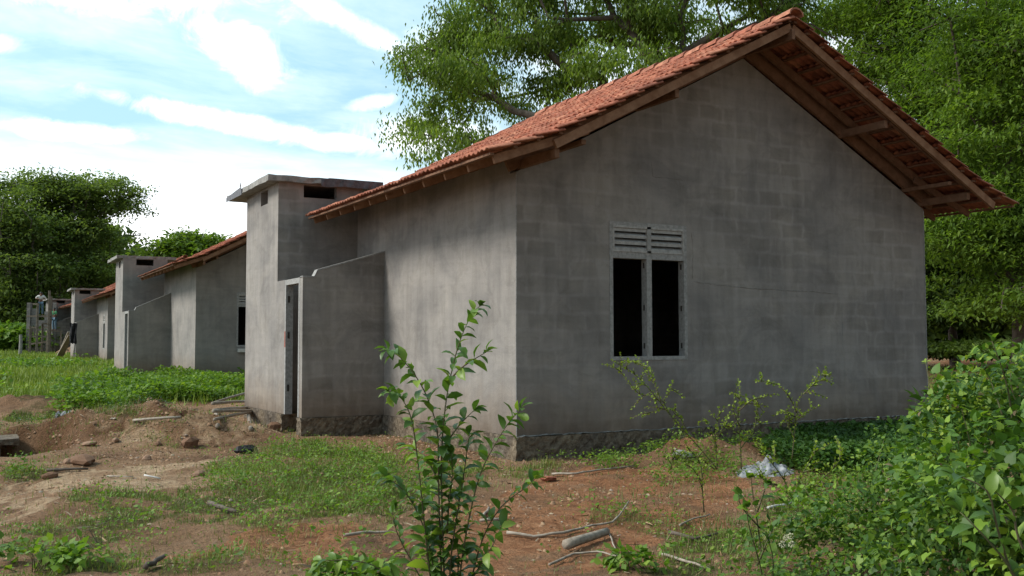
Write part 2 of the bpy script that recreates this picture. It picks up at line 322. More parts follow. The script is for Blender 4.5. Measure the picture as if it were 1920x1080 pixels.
# ------------------------------------------------------------------ ground
def soil_material():
    m, nt, b, o = newmat('soil'); L = nt.links.new; tc = N(nt, 'ShaderNodeTexCoord'); P = tc.outputs['Object']
    at = N(nt, 'ShaderNodeAttribute', attribute_name='soil'); s = N(nt, 'ShaderNodeSeparateColor'); L(at.outputs['Color'], s.inputs[0])
    n1 = nz(nt, P, 1.3, 8, .65, .4); n2 = nz(nt, P, 7, 8, .7); n3 = nz(nt, P, 34, 5, .75)
    def edge(ch, w=.55):
        a = N(nt, 'ShaderNodeMath', operation='MULTIPLY_ADD', inp={1: w}); L(n2, a.inputs[0]); L(ch, a.inputs[2])
        r = ramp(nt, [(.58, 0.0), (.86, 1.0)]); L(a.outputs[0], r.inputs[0]); return r.outputs[0]
    base = ramp(nt, [(.3, (.17, .10, .06)), (.5, (.31, .185, .105)), (.7, (.41, .27, .165))]); L(n1, base.inputs[0])
    red = ramp(nt, [(.3, (.21, .095, .05)), (.5, (.40, .19, .095)), (.72, (.52, .29, .16))]); L(n2, red.inputs[0])
    sand = ramp(nt, [(.3, (.40, .26, .15)), (.6, (.58, .42, .27))]); L(n2, sand.inputs[0])
    grn = ramp(nt, [(.3, (.085, .07, .032)), (.6, (.13, .125, .045))]); L(n2, grn.inputs[0])
    col = mixc(nt, edge(s.outputs[0]), base.outputs[0], red.outputs[0])
    col = mixc(nt, edge(s.outputs[1]), col, sand.outputs[0])
    col = mixc(nt, edge(s.outputs[2], .6), col, grn.outputs[0])
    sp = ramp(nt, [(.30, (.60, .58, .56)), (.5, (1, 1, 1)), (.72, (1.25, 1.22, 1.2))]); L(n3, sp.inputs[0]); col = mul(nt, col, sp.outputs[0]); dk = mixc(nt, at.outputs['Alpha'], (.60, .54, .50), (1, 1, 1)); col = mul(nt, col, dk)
    L(col, b.inputs['Base Color']); b.inputs['Roughness'].default_value = .97; b.inputs['Specular IOR Level'].default_value = .1
    a = N(nt, 'ShaderNodeMath', operation='MULTIPLY_ADD', inp={1: 2.0}); L(n2, a.inputs[0]); L(n3, a.inputs[2]); bumpn(nt, b, a.outputs[0], 1.0, .06)
    return m
def P_(*pts): return [gp(*p) for p in pts]
POLY = {
 'g_left': (P_((0, 1079), (0, 1015), (60, 990), (200, 960), (330, 1000), (300, 1079)), .9),
 'g_main': (P_((330, 950), (390, 880), (470, 842), (560, 826), (690, 842), (770, 866), (900, 880), (860, 905), (760, 950), (735, 1000), (560, 1000), (400, 985)), 1.0),
 'g_mid': (P_((60, 968), (130, 925), (330, 930), (390, 975), (620, 1000), (600, 1030), (420, 1020), (250, 1000), (225, 1035), (90, 1079), (0, 1079), (0, 1010)), .85),
 'g_low': (P_((300, 1079), (400, 1040), (560, 1010), (700, 1020), (760, 1079)), .6),
 'g_rt': (P_((1080, 985), (1120, 955), (1250, 945), (1340, 975), (1330, 1010), (1200, 1000)), .5),
 'g_rl': (P_((1180, 1079), (1300, 1010), (1400, 940), (1500, 910), (1600, 880), (1919, 880), (1919, 1079)), .9),
 'g_cor': (P_((900, 905), (930, 880), (1030, 868), (1080, 885), (1000, 905)), .7),
 'g_slab': (P_((0, 905), (0, 876), (60, 872), (100, 885), (95, 905)), .9),
 'g_base': (P_((1430, 870), (1480, 832), (1600, 812), (1738, 800), (1780, 830), (1700, 880), (1500, 890)), 1.0),
 'g_f1': (P_((0, 775), (0, 668), (90, 662), (250, 704), (480, 725), (470, 748), (400, 752), (250, 755), (150, 782), (60, 790)), 1.15),
 'g_f2': (P_((100, 798), (160, 775), (330, 772), (420, 785), (300, 798)), .5),
}
SAND = [P_((60, 905), (160, 888), (380, 865), (430, 850), (395, 905), (330, 925), (130, 930)), P_((270, 800), (330, 778), (440, 775), (470, 795), (480, 830), (380, 835), (300, 812)),
        P_((0, 925), (45, 905), (60, 970), (30, 1010), (0, 1020)), P_((300, 790), (180, 802), (60, 790), (250, 772), (400, 768))]
RED = [P_((760, 1079), (850, 960), (960, 900), (1150, 880), (1350, 885), (1420, 920), (1340, 1000), (1250, 1079)), P_((230, 1040), (420, 1025), (640, 985), (740, 1005), (700, 1079), (300, 1079)),
       P_((1740, 760), (1745, 660), (1850, 664), (1900, 700), (1880, 760))]
def grassiness(x, y):
    w = np.zeros(x.shape)
    for k, (p, d) in POLY.items(): w = np.maximum(w, inpoly(x, y, p) * d)
    return w
def near_density(x, y):
    jx = x + .45 * noise(x, y, 1.9, 31); jy = y + .45 * noise(x, y, 1.9, 32)
    g = grassiness(jx, jy); patch = np.clip(.42 + 2.0 * noise(x, y, 1.6, 33) + 1.8 * noise(x, y, 5.5, 34), 0, 1)
    return np.clip(g * (.22 + patch) * 1.0 + .09 * patch, 0, 1)
def field(x, y):
    jx = x + .8 * noise(x, y, .9, 41)
    f = smooth(11.5, 13.5, y + 1.5 * noise(x, y, .5, 42) + .25 * x) * (jx < .6 + .03 * y)
    return np.clip(f * (.75 + .5 * noise(x, y, .3, 43)), 0, 1)
def in_house(x, y):
    r = np.zeros(x.shape, bool)
    for hx, hy, W, Dp in ((0, 0, 7, 5.5), (.27, 19.28, 7, 5.5), (.82, 43.1, 7, 5.5), (1.46, 60.9, 7, 5.5)):
        r |= (x > hx - .05) & (x < hx + W + .05) & (y > hy - .05) & (y < hy + Dp)
        r |= (x > hx - 1.33) & (x < hx + .2) & (y > hy + 4.05) & (y < hy + 7.5)
    return r
def ground():
    n = 620
    def axis(c, near, far):
        u = np.linspace(-1, 1, n); k = 6.3
        return c + np.sinh(u * k) / math.sinh(k) * far
    X, Y = np.meshgrid(axis(-2.4, 0, 900), axis(-1.5, 0, 900)); Z = G(X, Y)
    V = np.stack([X, Y, Z], -1).reshape(-1, 3); i = np.arange(n * n).reshape(n, n)
    Fc = np.stack([i[:-1, :-1], i[:-1, 1:], i[1:, 1:], i[1:, :-1]], -1).reshape(-1, 4)
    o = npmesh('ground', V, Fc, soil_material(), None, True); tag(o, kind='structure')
    x, y = V[:, 0], V[:, 1]; c = np.zeros((len(V), 4), np.float32); c[:, 3] = 1
    jx = x + .7 * noise(x, y, 1.3, 21) + .3 * noise(x, y, 6, 23); jy = y + .7 * noise(x, y, 1.3, 22) + .3 * noise(x, y, 6, 24)
    red = np.zeros(len(x)); sand = np.zeros(len(x))
    for p in RED: red = np.maximum(red, inpoly(jx, jy, p))
    for p in SAND: sand = np.maximum(sand, inpoly(jx, jy, p))
    red = np.maximum(red, .8 * bump(x, y, 1.75, -1.25, 1.2, .8)); red = np.maximum(red, ((x > 14) & (noise(x, y, .25, 30) > 0)) * .7)
    sand = np.maximum(sand, .6 * bump(x, y, -.7, 3.0, .8, 1.5)); sand = np.maximum(sand, .55 * bump(x, y, -2.8, 4.0, 1.2, .7))
    grn = near_density(x, y) * .95; grn = np.maximum(grn, field(x, y) * 1.1)
    grn = np.maximum(grn, smooth(90, 140, np.hypot(x, y))); pit = bump(x, y, -4.95, 4.6, .75, 1.3, -.35, 2); red *= (1 - pit); sand *= (1 - pit); grn *= (1 - pit)
    grn = np.maximum(grn, ((x > 11) & (noise(x, y, .2, 30) < -.02)) * .8)
    br_ = .75 + .7 * noise(x, y, 2.6, 25) + .5 * noise(x, y, 9, 26)
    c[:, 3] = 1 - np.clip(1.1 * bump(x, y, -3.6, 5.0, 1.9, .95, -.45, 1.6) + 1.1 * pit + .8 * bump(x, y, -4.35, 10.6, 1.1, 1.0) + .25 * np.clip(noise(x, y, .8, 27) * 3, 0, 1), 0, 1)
    c[:, 0] = red * .62 * np.clip(br_ + .15, 0, 1.1); c[:, 1] = sand * .62 * np.clip(br_ + .1, 0, 1.1); c[:, 2] = np.clip(grn, 0, 1) * .6
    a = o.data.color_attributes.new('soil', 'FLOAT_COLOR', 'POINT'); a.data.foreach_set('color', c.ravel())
    return o
ground()
# ------------------------------------------------------------------ houses
def panel(mb, us, vs, top, thick, frame, holes=(), bot=None):
    """wall in the u,z plane with rectangular holes; top(u) cuts it. frame(u, d, z) -> xyz. us/vs are grid lines"""
    us = sorted(set(us)); vs = sorted(set(vs)); C = []
    for i in range(len(us) - 1):
        for j in range(len(vs)):
            a, b = us[i], us[i + 1]; z0 = vs[j]; last = j == len(vs) - 1
            za = top(a) if last else vs[j + 1]; zb = top(b) if last else vs[j + 1]
            um, zm = (a + b) / 2, (z0 + min(za, zb)) / 2
            if any(h[0] < um < h[1] and h[2] < zm < h[3] for h in holes): continue
            C.append((i, j, a, b, z0, za, zb))
    S = {(c[0], c[1]) for c in C}
    for i, j, a, b, z0, za, zb in C:
        q = [(a, z0), (b, z0), (b, zb), (a, za)]
        f = [frame(u, 0, z) for u, z in q]; k = [frame(u, thick, z) for u, z in q]
        mb.add(f, [(0, 1, 2, 3)]); mb.add(k, [(3, 2, 1, 0)])
        for e, nb in ((0, (i, j - 1)), (1, (i + 1, j)), (2, (i, j + 1)), (3, (i - 1, j))):
            if nb not in S: mb.add([f[e], f[(e + 1) % 4], k[(e + 1) % 4], k[e]], [(3, 2, 1, 0)])
def rough_block(name, a, b, mat, parent, amp=.02, step=.09, seed=0):
    """box with chipped faces"""
    mb = MB(); V = []; Fs = []; idx = {}
    a = np.array(a, float); b = np.array(b, float); n = np.maximum(1, np.round((b - a) / step).astype(int))
    def vid(i):
        if i not in idx:
            p = a + (b - a) * np.array(i) / n; r = random.Random(hash((i, seed)) & 0xffff)
            q = p + np.array([r.uniform(-amp, amp) for _ in range(3)]) * np.array([1, 1, .35 if i[2] == n[2] else 1])
            idx[i] = len(V); V.append(tuple(q))
        return idx[i]
    for ax in range(3):
        o1, o2 = [k for k in range(3) if k != ax]
        for side in (0, n[ax]):
            for p in range(n[o1]):
                for q in range(n[o2]):
                    c = []
                    for dp, dq in ((0, 0), (1, 0), (1, 1), (0, 1)):
                        t = [0, 0, 0]; t[ax] = int(side); t[o1] = p + dp; t[o2] = q + dq; c.append(vid(tuple(t)))
                    Fs.append(tuple(c))
    me = bpy.data.meshes.new(name); me.from_pydata(V, [], Fs); me.update(); return link(name, me, mat, parent)
def tiles(name, prof, y0, y1, mirror, W, mat, parent, lod=0, zoff=.0):
    """clay tiles on one slope; prof = [(x,z)...] from the eave to the ridge of the tile bed"""
    pts = [Vector((x, 0, z)) for x, z in prof]; seg = [(pts[i + 1] - pts[i]).length for i in range(len(pts) - 1)]; tot = sum(seg)
    def at(s):
        s = max(-.05, s)
        for i, l in enumerate(seg):
            if s <= l or i == len(seg) - 1: return pts[i] + (pts[i + 1] - pts[i]) * (s / l)
            s -= l
    ex = .30; nr = int(tot / ex); ex = tot / nr; tw = .215; nc = int((y1 - y0) / tw); tw = (y1 - y0) / nc
    k = 9 if lod == 0 else 5; V = []; Fs = []
    cu = np.linspace(0, 1, k)
    hh = .020 * (np.clip(np.sin(cu * 2 * math.pi * 2 - .6), -.4, 1)) + .018 * (cu > .93) if lod == 0 else .022 * np.sin(cu * 4 * math.pi)
    for r in range(nr):
        s0 = r * ex - .02; s1 = s0 + ex + .09
        for c in range(nc):
            j = random.uniform(-.006, .006); js = random.uniform(-.012, .012); A = at(s0 + js); B = at(min(s1, tot + .02)); d = (B - A).normalized(); nrm = Vector((-d.z, 0, d.x))
            tl = random.uniform(-.005, .005); ya = y0 + c * tw - .004; b = len(V)
            for e, (Q, lift) in enumerate(((A, .062 + j), (B, .018 + j))):
                for m in range(k):
                    p = Q + nrm * (lift + hh[m] + tl * (m / (k - 1) - .5)); V.append((p.x, ya + cu[m] * (tw + .012), p.z))
            for m in range(k):
                p = A + nrm * (.044 + j + hh[m] * .8); V.append((p.x, ya + cu[m] * (tw + .012), p.z))
            for m in range(k):
                p = B + nrm * (.002 + j + hh[m] * .8); V.append((p.x, ya + cu[m] * (tw + .012), p.z))
            for m in range(k - 1):
                Fs.append((b + m, b + m + 1, b + k + m + 1, b + k + m)); Fs.append((b + 2 * k + m, b + 2 * k + m + 1, b + m + 1, b + m)); Fs.append((b + 3 * k + m, b + 3 * k + m + 1, b + 2 * k + m + 1, b + 2 * k + m))
            if c == 0 or c == nc - 1 or True:
                Fs.append((b, b + k, b + 3 * k, b + 2 * k)); Fs.append((b + k - 1, b + 3 * k - 1, b + 4 * k - 1, b + 2 * k - 1))
    V = np.array(V)
    if mirror: V[:, 0] = W - V[:, 0]
    return npmesh(name, V, np.array(Fs), mat, parent)
def house(origin, rot, label, P, lod=0, mat='plaster', towers=True):
    q = dict(W=7.0, Dp=5.3, D=1.27, Yt1=5.44, Yt2=7.41, Ye=4.11, Ydr=5.01, Hw=3.07, wx0=1.304, wx1=2.497, wz0=.865, wz1=2.571, Zs=3.63, e=.83, g=.97, Yf=5.35, zj=2.05, zw=2.465, xr=.13,
             co=.2, cof=.13, cb=.65, xcap=.42, ch=.095, longwin=None, pdepth=.75, jog=True, noside=False)
    q.update(P); W, Dp, D = q['W'], q['Dp'], q['D']; Y1, Y2, Ye, Ydr = q['Yt1'], q['Yt2'], q['Ye'], q['Ydr']; Hw = q['Hw']; sl = .52
    root = empty('house', origin, rot); tag(root, label, 'house', 'unfinished block houses in a row')
    top = lambda u: Hw + sl * min(u, W - u)
    wx0, wx1, wz0, wz1 = q['wx0'], q['wx1'], q['wz0'], q['wz1']; T = .15
    wb = MB()
    panel(wb, [0, T, wx0, wx1, W / 2, W - T, W], [0, wz0, wz1, Hw - .05], top, T, lambda u, d, z: (u, d, z), [(wx0, wx1, wz0, wz1)])
    panel(wb, [0, T, W / 2, W - T, W], [0, Hw - .05], lambda u: top(u) + .26, -T, lambda u, d, z: (u, Dp + d, z))
    hl = []; us = [T, Dp - T]; vs = [0]
    if q['longwin']: a_, b_, c_, d_ = q['longwin']; hl = [(a_, b_, c_, d_)]; us += [a_, b_]; vs += [c_, d_]
    panel(wb, us, vs, lambda u: Hw + .2, T, lambda u, d, z: (d, u, z), hl)
    panel(wb, [T, Dp - T], [0], lambda u: Hw + .2, -T, lambda u, d, z: (W + d, u, z))
    wb.build('wall', M[mat], root)
    # inner floor so the rooms are closed
    MB().box((T, T, -.1), (W - T, Dp - T, 0)).build('floor_slab', M['slab'], root)
    rough_block('plinth', (-.03, -.035, -q['pdepth']), (W + .035, Dp + .03, -.004), M['plinth'], root, .013, .055 if lod == 0 else .6, 1)
    # cement fillet along the gable foot
    # tower
    if towers:
        tb = MB(); Zs = q['Zs']; xr = q['xr']; T2 = .12
        panel(tb, [-D, -.86, -.31, xr], [0, Zs - .22, Zs - .02], lambda u: Zs, T2, lambda u, d, z: (u, Y1 + d, z), [(-.86, -.31, Zs - .22, Zs - .02)])
        panel(tb, [Y1 + T2, Y1 + .62, Y1 + 1.05, Y2 - T2], [0, Zs - .27, Zs - .04], lambda u: Zs, T2, lambda u, d, z: (-D + d, u, z), [(Y1 + .62, Y1 + 1.05, Zs - .27, Zs - .04)])
        panel(tb, [-D, xr], [0], lambda u: Zs, -T2, lambda u, d, z: (u, Y2 + d, z))
        panel(tb, [Y1 + T2, Y2 - T2], [0], lambda u: Zs, -T2, lambda u, d, z: (xr + d, u, z))
        tw = tb.build('tower', M[mat], root)
        if not q['noside']: MB().box((-D, Ydr, 0), (-D + .12, Y1 - .002, q['zj'])).build('door_pier', M[mat], root)
        rough_block('tower_plinth', (-D - .02, (Ydr + .05) if not q['noside'] else Y1, -q['pdepth']), (xr, Y2 + .03, -.004), M['plinth'], root, .013, .055 if lod == 0 else .6, 2)
        # cap slab, gently uneven
        x0, x1, y0, y1 = -D - q['co'], q['xcap'], Y1 - q['cof'], Y2 + q['cb']; nx, ny = 14, 14; V = []
        for kk, zz in ((0, Zs), (1, Zs + q['ch'])):
            for i in range(nx + 1):
                for j in range(ny + 1):
                    x = x0 + (x1 - x0) * i / nx; y = y0 + (y1 - y0) * j / ny; ed = 1 if (i in (0, nx) or j in (0, ny)) else 0
                    r = random.uniform(-.012, .012) * ed; V.append((x + r, y + r, zz + (random.uniform(-.012, .008) if ed or kk else 0)))
        Fs = []; st = ny + 1; off = (nx + 1) * st
        for i in range(nx):
            for j in range(ny): v = i * st + j; Fs += [(v, v + 1, v + st + 1, v + st), (off + v, off + v + st, off + v + st + 1, off + v + 1)]
        for i in range(nx): v = i * st; Fs += [(v, v + st, off + v + st, off + v), (v + ny, off + v + ny, off + v + st + ny, v + st + ny)]
        for j in range(ny): v = j; Fs += [(v, off + v, off + v + 1, v + 1)]; v = nx * st + j; Fs += [(v, v + 1, off + v + 1, off + v)]
        sb = MB(); sb.add(V, Fs); cap = sb.build('cap_slab', M['slab'], tw)
        if lod == 0:
            pb = MB(); pts = []
            xs = np.linspace(-.62, x1 + .02, 16)
            for i, x in enumerate(xs):
                d = .05 + random.uniform(-.012, .02); zt = Zs + .10 - .02 * (i < 2); pts.append(((x, y0 - .014 + random.uniform(-.006, .006), zt), (x, y0 - .012 - random.uniform(0, .02), Zs + .02 - d)))
            for (a, b), (c, d) in zip(pts, pts[1:]): pb.add([b, d, c, a], [(0, 1, 2, 3)])
            pb.build('plastic_sheet', M['black2'], tw); pb = MB()
            pb.add([(x1 + .02, y0 - .01, Zs + .1), (x1 + .02, y0 + .02, Zs - .03), (x1 + .025, y0 + .9, Zs - .01), (x1 + .02, y0 + .9, Zs + .1)], [(0, 1, 2, 3)])
            pb.add([(x1 + .02, y0 - .01, Zs + .10), (x1 + .0, y0 - .012, Zs + .19), (x1 + .035, y0, Zs + .04)], [(0, 1, 2)])
            pb.build('plastic_sheet', M['black2'], tw); pb = MB(); yb = y0 + 1.65
            pb.add([(x0 - .012, yb, Zs + .12), (x0 - .012, yb, Zs - .02), (x0 - .012, y1 + .01, Zs - .02), (x0 - .012, y1 + .01, Zs + .06)], [(0, 1, 2, 3)])
            pb.add([(x0 - .012, yb, Zs + .12), (x0 - .02, yb + .05, Zs + .21), (x0 - .012, yb + .14, Zs + .12)], [(0, 1, 2)])
            pb.build('plastic_sheet', M['black2'], tw)
        # side yard wall, sloping up to the house
        if True:
            sbw = MB(); jx = -D + .17; zj, zw = q['zj'], q['zw']
            prof = [(-D, zj), (jx, zj), (jx + .05, zj + .10), (-.002, zw)] if q['jog'] else [(-D, zj), (-.002, zw)]
            V = []; n = len(prof)
            for y in (Ye, Ye + .13): V += [(x, y, 0) for x, z in prof] + [(x, y, z) for x, z in prof]
            Fs = []; o2 = 2 * n
            for i in range(n - 1):
                Fs += [(i, i + 1, n + i + 1, n + i), (o2 + i, o2 + n + i, o2 + n + i + 1, o2 + i + 1), (n + i, n + i + 1, o2 + n + i + 1, o2 + n + i)]
            Fs += [(0, n, o2 + n, o2), (n - 1, o2 + n - 1, o2 + 2 * n - 1, 2 * n - 1)]
            sbw.add(V, Fs); sw = sbw.build('yard_wall', M[mat], root)
            # pale unpainted edge of the coping
            cbm = MB()
            for (xa, za), (xb, zb) in zip(prof, prof[1:]): cbm.add([(xa, Ye - .006, za - .012), (xb, Ye - .006, zb - .012), (xb, Ye - .006, zb + .012), (xa, Ye - .006, za + .012), (xa, Ye + .136, za - .012), (xb, Ye + .136, zb - .012), (xb, Ye + .136, zb + .012), (xa, Ye + .136, za + .012)], [(0, 1, 2, 3), (3, 2, 6, 7), (4, 7, 6, 5), (0, 3, 7, 4), (1, 5, 6, 2)])
            cbm.build('coping', M['frame'], sw)
            rough_block('yard_plinth', (-D - .02, Ye - .03, -q['pdepth']), (-.04, Ye + .16, -.004), M['plinth'], root, .013, .055 if lod == 0 else .6, 3)
            if not q['noside']:
                f = MB(); xa, xb = -D - .004, -D + .11; yA, yB = Ye + .132, Ydr - .002; zt = q['zj'] - .004
                f.box((xa, yB - .06, 0), (xb, yB, zt)).box((xa, yA, 0), (xb, yA + .06, zt)).box((xa + .002, yA + .06, zt - .08), (xb - .002, yB - .06, zt))
                df = f.build('door_frame', M['frame'], root)
                if lod == 0:
                    for z in (.35, 1.15, 1.7): MB().box((xa + .03, yB - .068, z), (xa + .06, yB - .0605, z + .10)).build('hinge', M['darkmetal'], df)
                    MB().box((xa - .004, yB - .05, 1.02), (xa - .0005, yB - .01, 1.26)).build('primer_patch', M['redpaint'], df)
    # corner bead: pale sharp arris of plaster at the near corner
    if lod == 0:
        c = MB(); c.tube([(-.002, -.002, .01), (-.004, .001, 1.1), (-.001, -.003, 2.0), (-.002, -.002, Hw - .03)], [.008, .006, .008, .006], 5); c.build('corner_bead', M['frame'], root); c = MB(); c.tube([(W + .001, -.003, 0), (W, -.004, 1.5), (W + .001, -.002, Hw - .02)], .007, 5)
        c.build('corner_bead', M['frame'], root)
    # window
    def window(org, ax, w, h, th, nl=2, slats=4):
        """org lower corner; ax unit along width; outward normal = side"""
        ax = Vector(ax); nr = Vector((ax.y, -ax.x, 0)); o = Vector(org)
        def B(mb, u0, u1, d0, d1, z0, z1):
            V = [o + ax * u + nr * d + Vector((0, 0, z)) for z in (z0, z1) for u, d in ((u0, d0), (u1, d0), (u1, d1), (u0, d1))]
            mb.add(V, [(0, 3, 2, 1), (4, 5, 6, 7), (0, 1, 5, 4), (1, 2, 6, 5), (2, 3, 7, 6), (3, 0, 4, 7)])
        win = None; fb = MB(); fw = .048; lz = h * .765
        B(fb, 0, fw, -.11, .008, 0, h); B(fb, w - fw, w, -.11, .008, 0, h); B(fb, fw, w - fw, -.11, .008, h - .045, h); B(fb, fw, w - fw, -.11, .008, 0, .045)
        win = fb.build('window', M['frame'], root)
        s = MB(); B(s, fw, w - fw, -.10, .004, lz - .05, lz + .03); s.build('transom', M['frame'], win)
        if nl == 2: s = MB(); B(s, w / 2 - .038, w / 2 + .038, -.105, .006, .045, lz - .05); B(s, w / 2 - .03, w / 2 + .03, -.03, .012, lz + .03, h - .045); s.build('mullion', M['frame'], win)
        z0 = lz + .03; z1 = h - .045
        for i in range(slats):
            s = MB(); zc = z0 + (z1 - z0) * (i + .35) / slats; hs = (z1 - z0) / slats
            V = [o + ax * u + nr * d + Vector((0, 0, z)) for u in (fw, w - fw) for d, z in ((-.002, zc - .018), (-.002, zc + .022), (-.085, zc + hs * .80), (-.085, zc + hs * .80 - .035))]
            s.add(V, [(0, 1, 2, 3), (7, 6, 5, 4), (0, 4, 5, 1), (1, 5, 6, 2), (2, 6, 7, 3), (3, 7, 4, 0)]); s.build('louvre_slat', M['louvre'], win)
        s = MB(); B(s, fw, fw + .022, -.02, .012, z0, z1); B(s, w - fw - .022, w - fw, -.02, .012, z0, z1); B(s, fw + .022, w - fw - .022, -.02, .012, z1 - .028, z1); B(s, fw + .022, w - fw - .022, -.02, .012, z0, z0 + .022); s.build('louvre_frame', M['louvre'], win)
        if lod == 0:
            for u in (w / 2 - .041, w - fw - .003):
                for z in (.14, h * .36, lz - .16):
                    s = MB(); B(s, u, u + .0028, -.07, -.04, z, z + .07); s.build('hinge', M['darkmetal'], win)
        return win
    window((wx0, 0, wz0), (1, 0, 0), wx1 - wx0, wz1 - wz0, T)
    if q['longwin']:
        a_, b_, c_, d_ = q['longwin']; window((0, b_, c_), (0, -1, 0), b_ - a_, d_ - c_, T, 1)
    # roof ------------------------------------------------------------
    zb = lambda x: (3.38 + .52 * (x - .06) if x > .06 else 3.38 + .36 * (x - .06)) + (Hw - 3.07)
    e, g, Yf = q['e'], q['g'], q['Yf']; prof = [(-e, zb(-e)), (.06, zb(.06)), (W / 2 - .02, zb(W / 2 - .02))]
    roof = tiles('roof', prof, -g, Yf, False, W, M['tile'], root, lod)
    tiles('rear_slope', prof, -g, Yf, True, W, M['tile'], roof, lod)
    rb = MB(); n = int((Yf + g) / .34)
    for i in range(n):
        ya = -g - .02 + i * (Yf + g + .03) / n; yb = ya + (Yf + g) / n + .045; za = zb(W / 2) + .035 + random.uniform(-.006, .006); V = []
        for y, dz, r in ((ya, .02, .125), (yb, 0.0, .11)):
            for k in range(7):
                t = math.pi * k / 6; V.append((W / 2 + r * math.cos(t), y, za + dz + r * .8 * math.sin(t) - .03))
        for y, dz, r in ((ya, .02, .105), (yb, 0, .095)):
            for k in range(7):
                t = math.pi * k / 6; V.append((W / 2 + r * math.cos(t), y, za + dz + r * .8 * math.sin(t) - .036))
        Fs = [(k, k + 1, 7 + k + 1, 7 + k) for k in range(6)] + [(14 + k, 14 + k + 1, k + 1, k) for k in range(6)]
        rb.add(V, Fs)
    rb.build('ridge_tile', M['tile'], roof)
    for mir in (0, 1):
        fx = (lambda x: W - x) if mir else (lambda x: x)
        def bm(name, a, b, w, h, mat, par=roof, up=(0, 0, 1)):
            a = (fx(a[0]), a[1], a[2]); b = (fx(b[0]), b[1], b[2]); return MB().beam(a, b, w, h, up).build(name, M[mat], par)
        # battens under the tiles
        bt = MB(); s = 0
        L1 = math.hypot(.06 + e, zb(.06) - zb(-e)); L2 = math.hypot(W / 2 - .06, zb(W / 2) - zb(.06))
        nb = int((L1 + L2) / .30)
        for i in range(nb + 1):
            s = i * (L1 + L2) / nb; x = (-e + .03 + s / L1 * (.06 + e)) if s < L1 else .06 + (s - L1) / L2 * (W / 2 - .06)
            x = min(x, W / 2 - .05); bt.beam((fx(x), -g + .05, zb(x) - .012), (fx(x), Yf - .04, zb(x) - .012), .05, .025)
        bt.build('batten', M['wood'], roof)
        # rafters
        nrf = 11; ys = [-.83 + i * (Yf - .1 + .83) / (nrf - 1) for i in range(nrf)]
        for i, y in enumerate(ys):
            if i > 0 or mir: bm('rafter', (.0, y + .045, zb(0) - .085 + .02), (W / 2 - .03, y + .045, zb(W / 2 - .03) - .085), .045, .10, 'wood')
            if not (mir and i == 0): bm('eave_rafter', (-.74, y, zb(-.74) - .075), (.45, y, zb(-.74) - .075 + .36 * 1.19), .036, .09, 'woodlit' if not mir else 'wood')  # left eaves take the wood with light put into its colour
        # barge board with its tail, purlins that stick out past the gable
        yb_ = -.87
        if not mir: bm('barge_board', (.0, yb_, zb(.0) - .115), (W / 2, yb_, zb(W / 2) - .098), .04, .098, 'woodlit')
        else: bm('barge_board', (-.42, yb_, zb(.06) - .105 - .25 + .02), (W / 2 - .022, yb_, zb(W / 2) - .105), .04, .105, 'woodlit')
        for x, hh, ye in ((.06, .10, -.82), (.42, .05, -.80), (1.727, .10, -.82), (3.0 if False else 2.9, .0, 0)):
            if hh: bm('purlin', (x, ye, zb(x) - .27 + hh / 2), (x, Dp - .2, zb(x) - .27 + hh / 2), .06, hh, 'wood')
        # inner trim rafter against the gable wall
        bm('gable_trim', (-.15, -.035, zb(-.15) - .16), (W / 2, -.035, zb(W / 2) - .16), .05, .19, 'wood')
    MB().beam((W / 2, -.93, zb(W / 2) - .20), (W / 2, Yf - .1, zb(W / 2) - .20), .05, .13).build('ridge_beam', M['wood'], roof)
    return root
M['black2'] = m_island('torn_polythene', [(.10, .095, .105)], .5, 14, (.35, .35, .35), spec=.4)
h1 = house((0, 0, 0), 0, 'nearest unpainted grey house with big gable wall and louvred window', {})
# plaster joints and scratches on the near gable wall
def seam(name, pts, w, mat, d=.008):
    mb = MB(); pts2 = []
    for (x1, z1), (x2, z2) in zip(pts, pts[1:]):
        n = max(2, int(math.hypot(x2 - x1, z2 - z1) / .05))
        for i in range(n): t = i / n; pts2.append((x1 + (x2 - x1) * t + random.uniform(-.006, .006), z1 + (z2 - z1) * t + random.uniform(-.007, .007)))
    pts2.append(pts[-1]); V = []
    for i, (x, z) in enumerate(pts2):
        a = pts2[max(0, i - 1)]; b = pts2[min(len(pts2) - 1, i + 1)]; dx_, dz_ = b[0] - a[0], b[1] - a[1]; l = math.hypot(dx_, dz_); nx_, nz_ = -dz_ / l, dx_ / l
        ww = w * random.uniform(.2, 1) * (1 if 0 < i < len(pts2) - 1 else .1)
        V += [(x - nx_ * ww, .003, z - nz_ * ww), (x + nx_ * ww * .3, -d * random.uniform(.4, 1), z + nz_ * ww * .3), (x + nx_ * ww, .003, z + nz_ * ww)]
    for i in range(len(pts2) - 1):
        b = 3 * i; mb.add([V[b], V[b + 1], V[b + 4], V[b + 3]], [(3, 2, 1, 0)]); mb.add([V[b + 1], V[b + 2], V[b + 5], V[b + 4]], [(3, 2, 1, 0)])
    return mb.build(name, M[mat], h1)
seam('plaster_seam', [(2.6, 1.86), (3.0, 1.83), (3.5, 1.80), (4.0, 1.79), (4.6, 1.78), (5.2, 1.76)], .008, 'frame', .009)
seam('plaster_seam', [(2.58, 2.5), (2.60, 2.2), (2.59, 1.9)], .008, 'plaster', .010)
seam('plaster_seam', [(5.25, 1.6), (5.26, 1.0), (5.28, .3), (5.27, .02)], .018, 'plaster', .008)
seam('plaster_seam', [(1.95, 3.35), (1.97, 3.17), (2.5, 3.16)], .006, 'plaster', .006)
seam('mortar_lip', [(0, .0), (1.2, .005), (2.4, -.005), (3.5, .0), (5, .004), (7.0, 0)], .016, 'slab', .040)
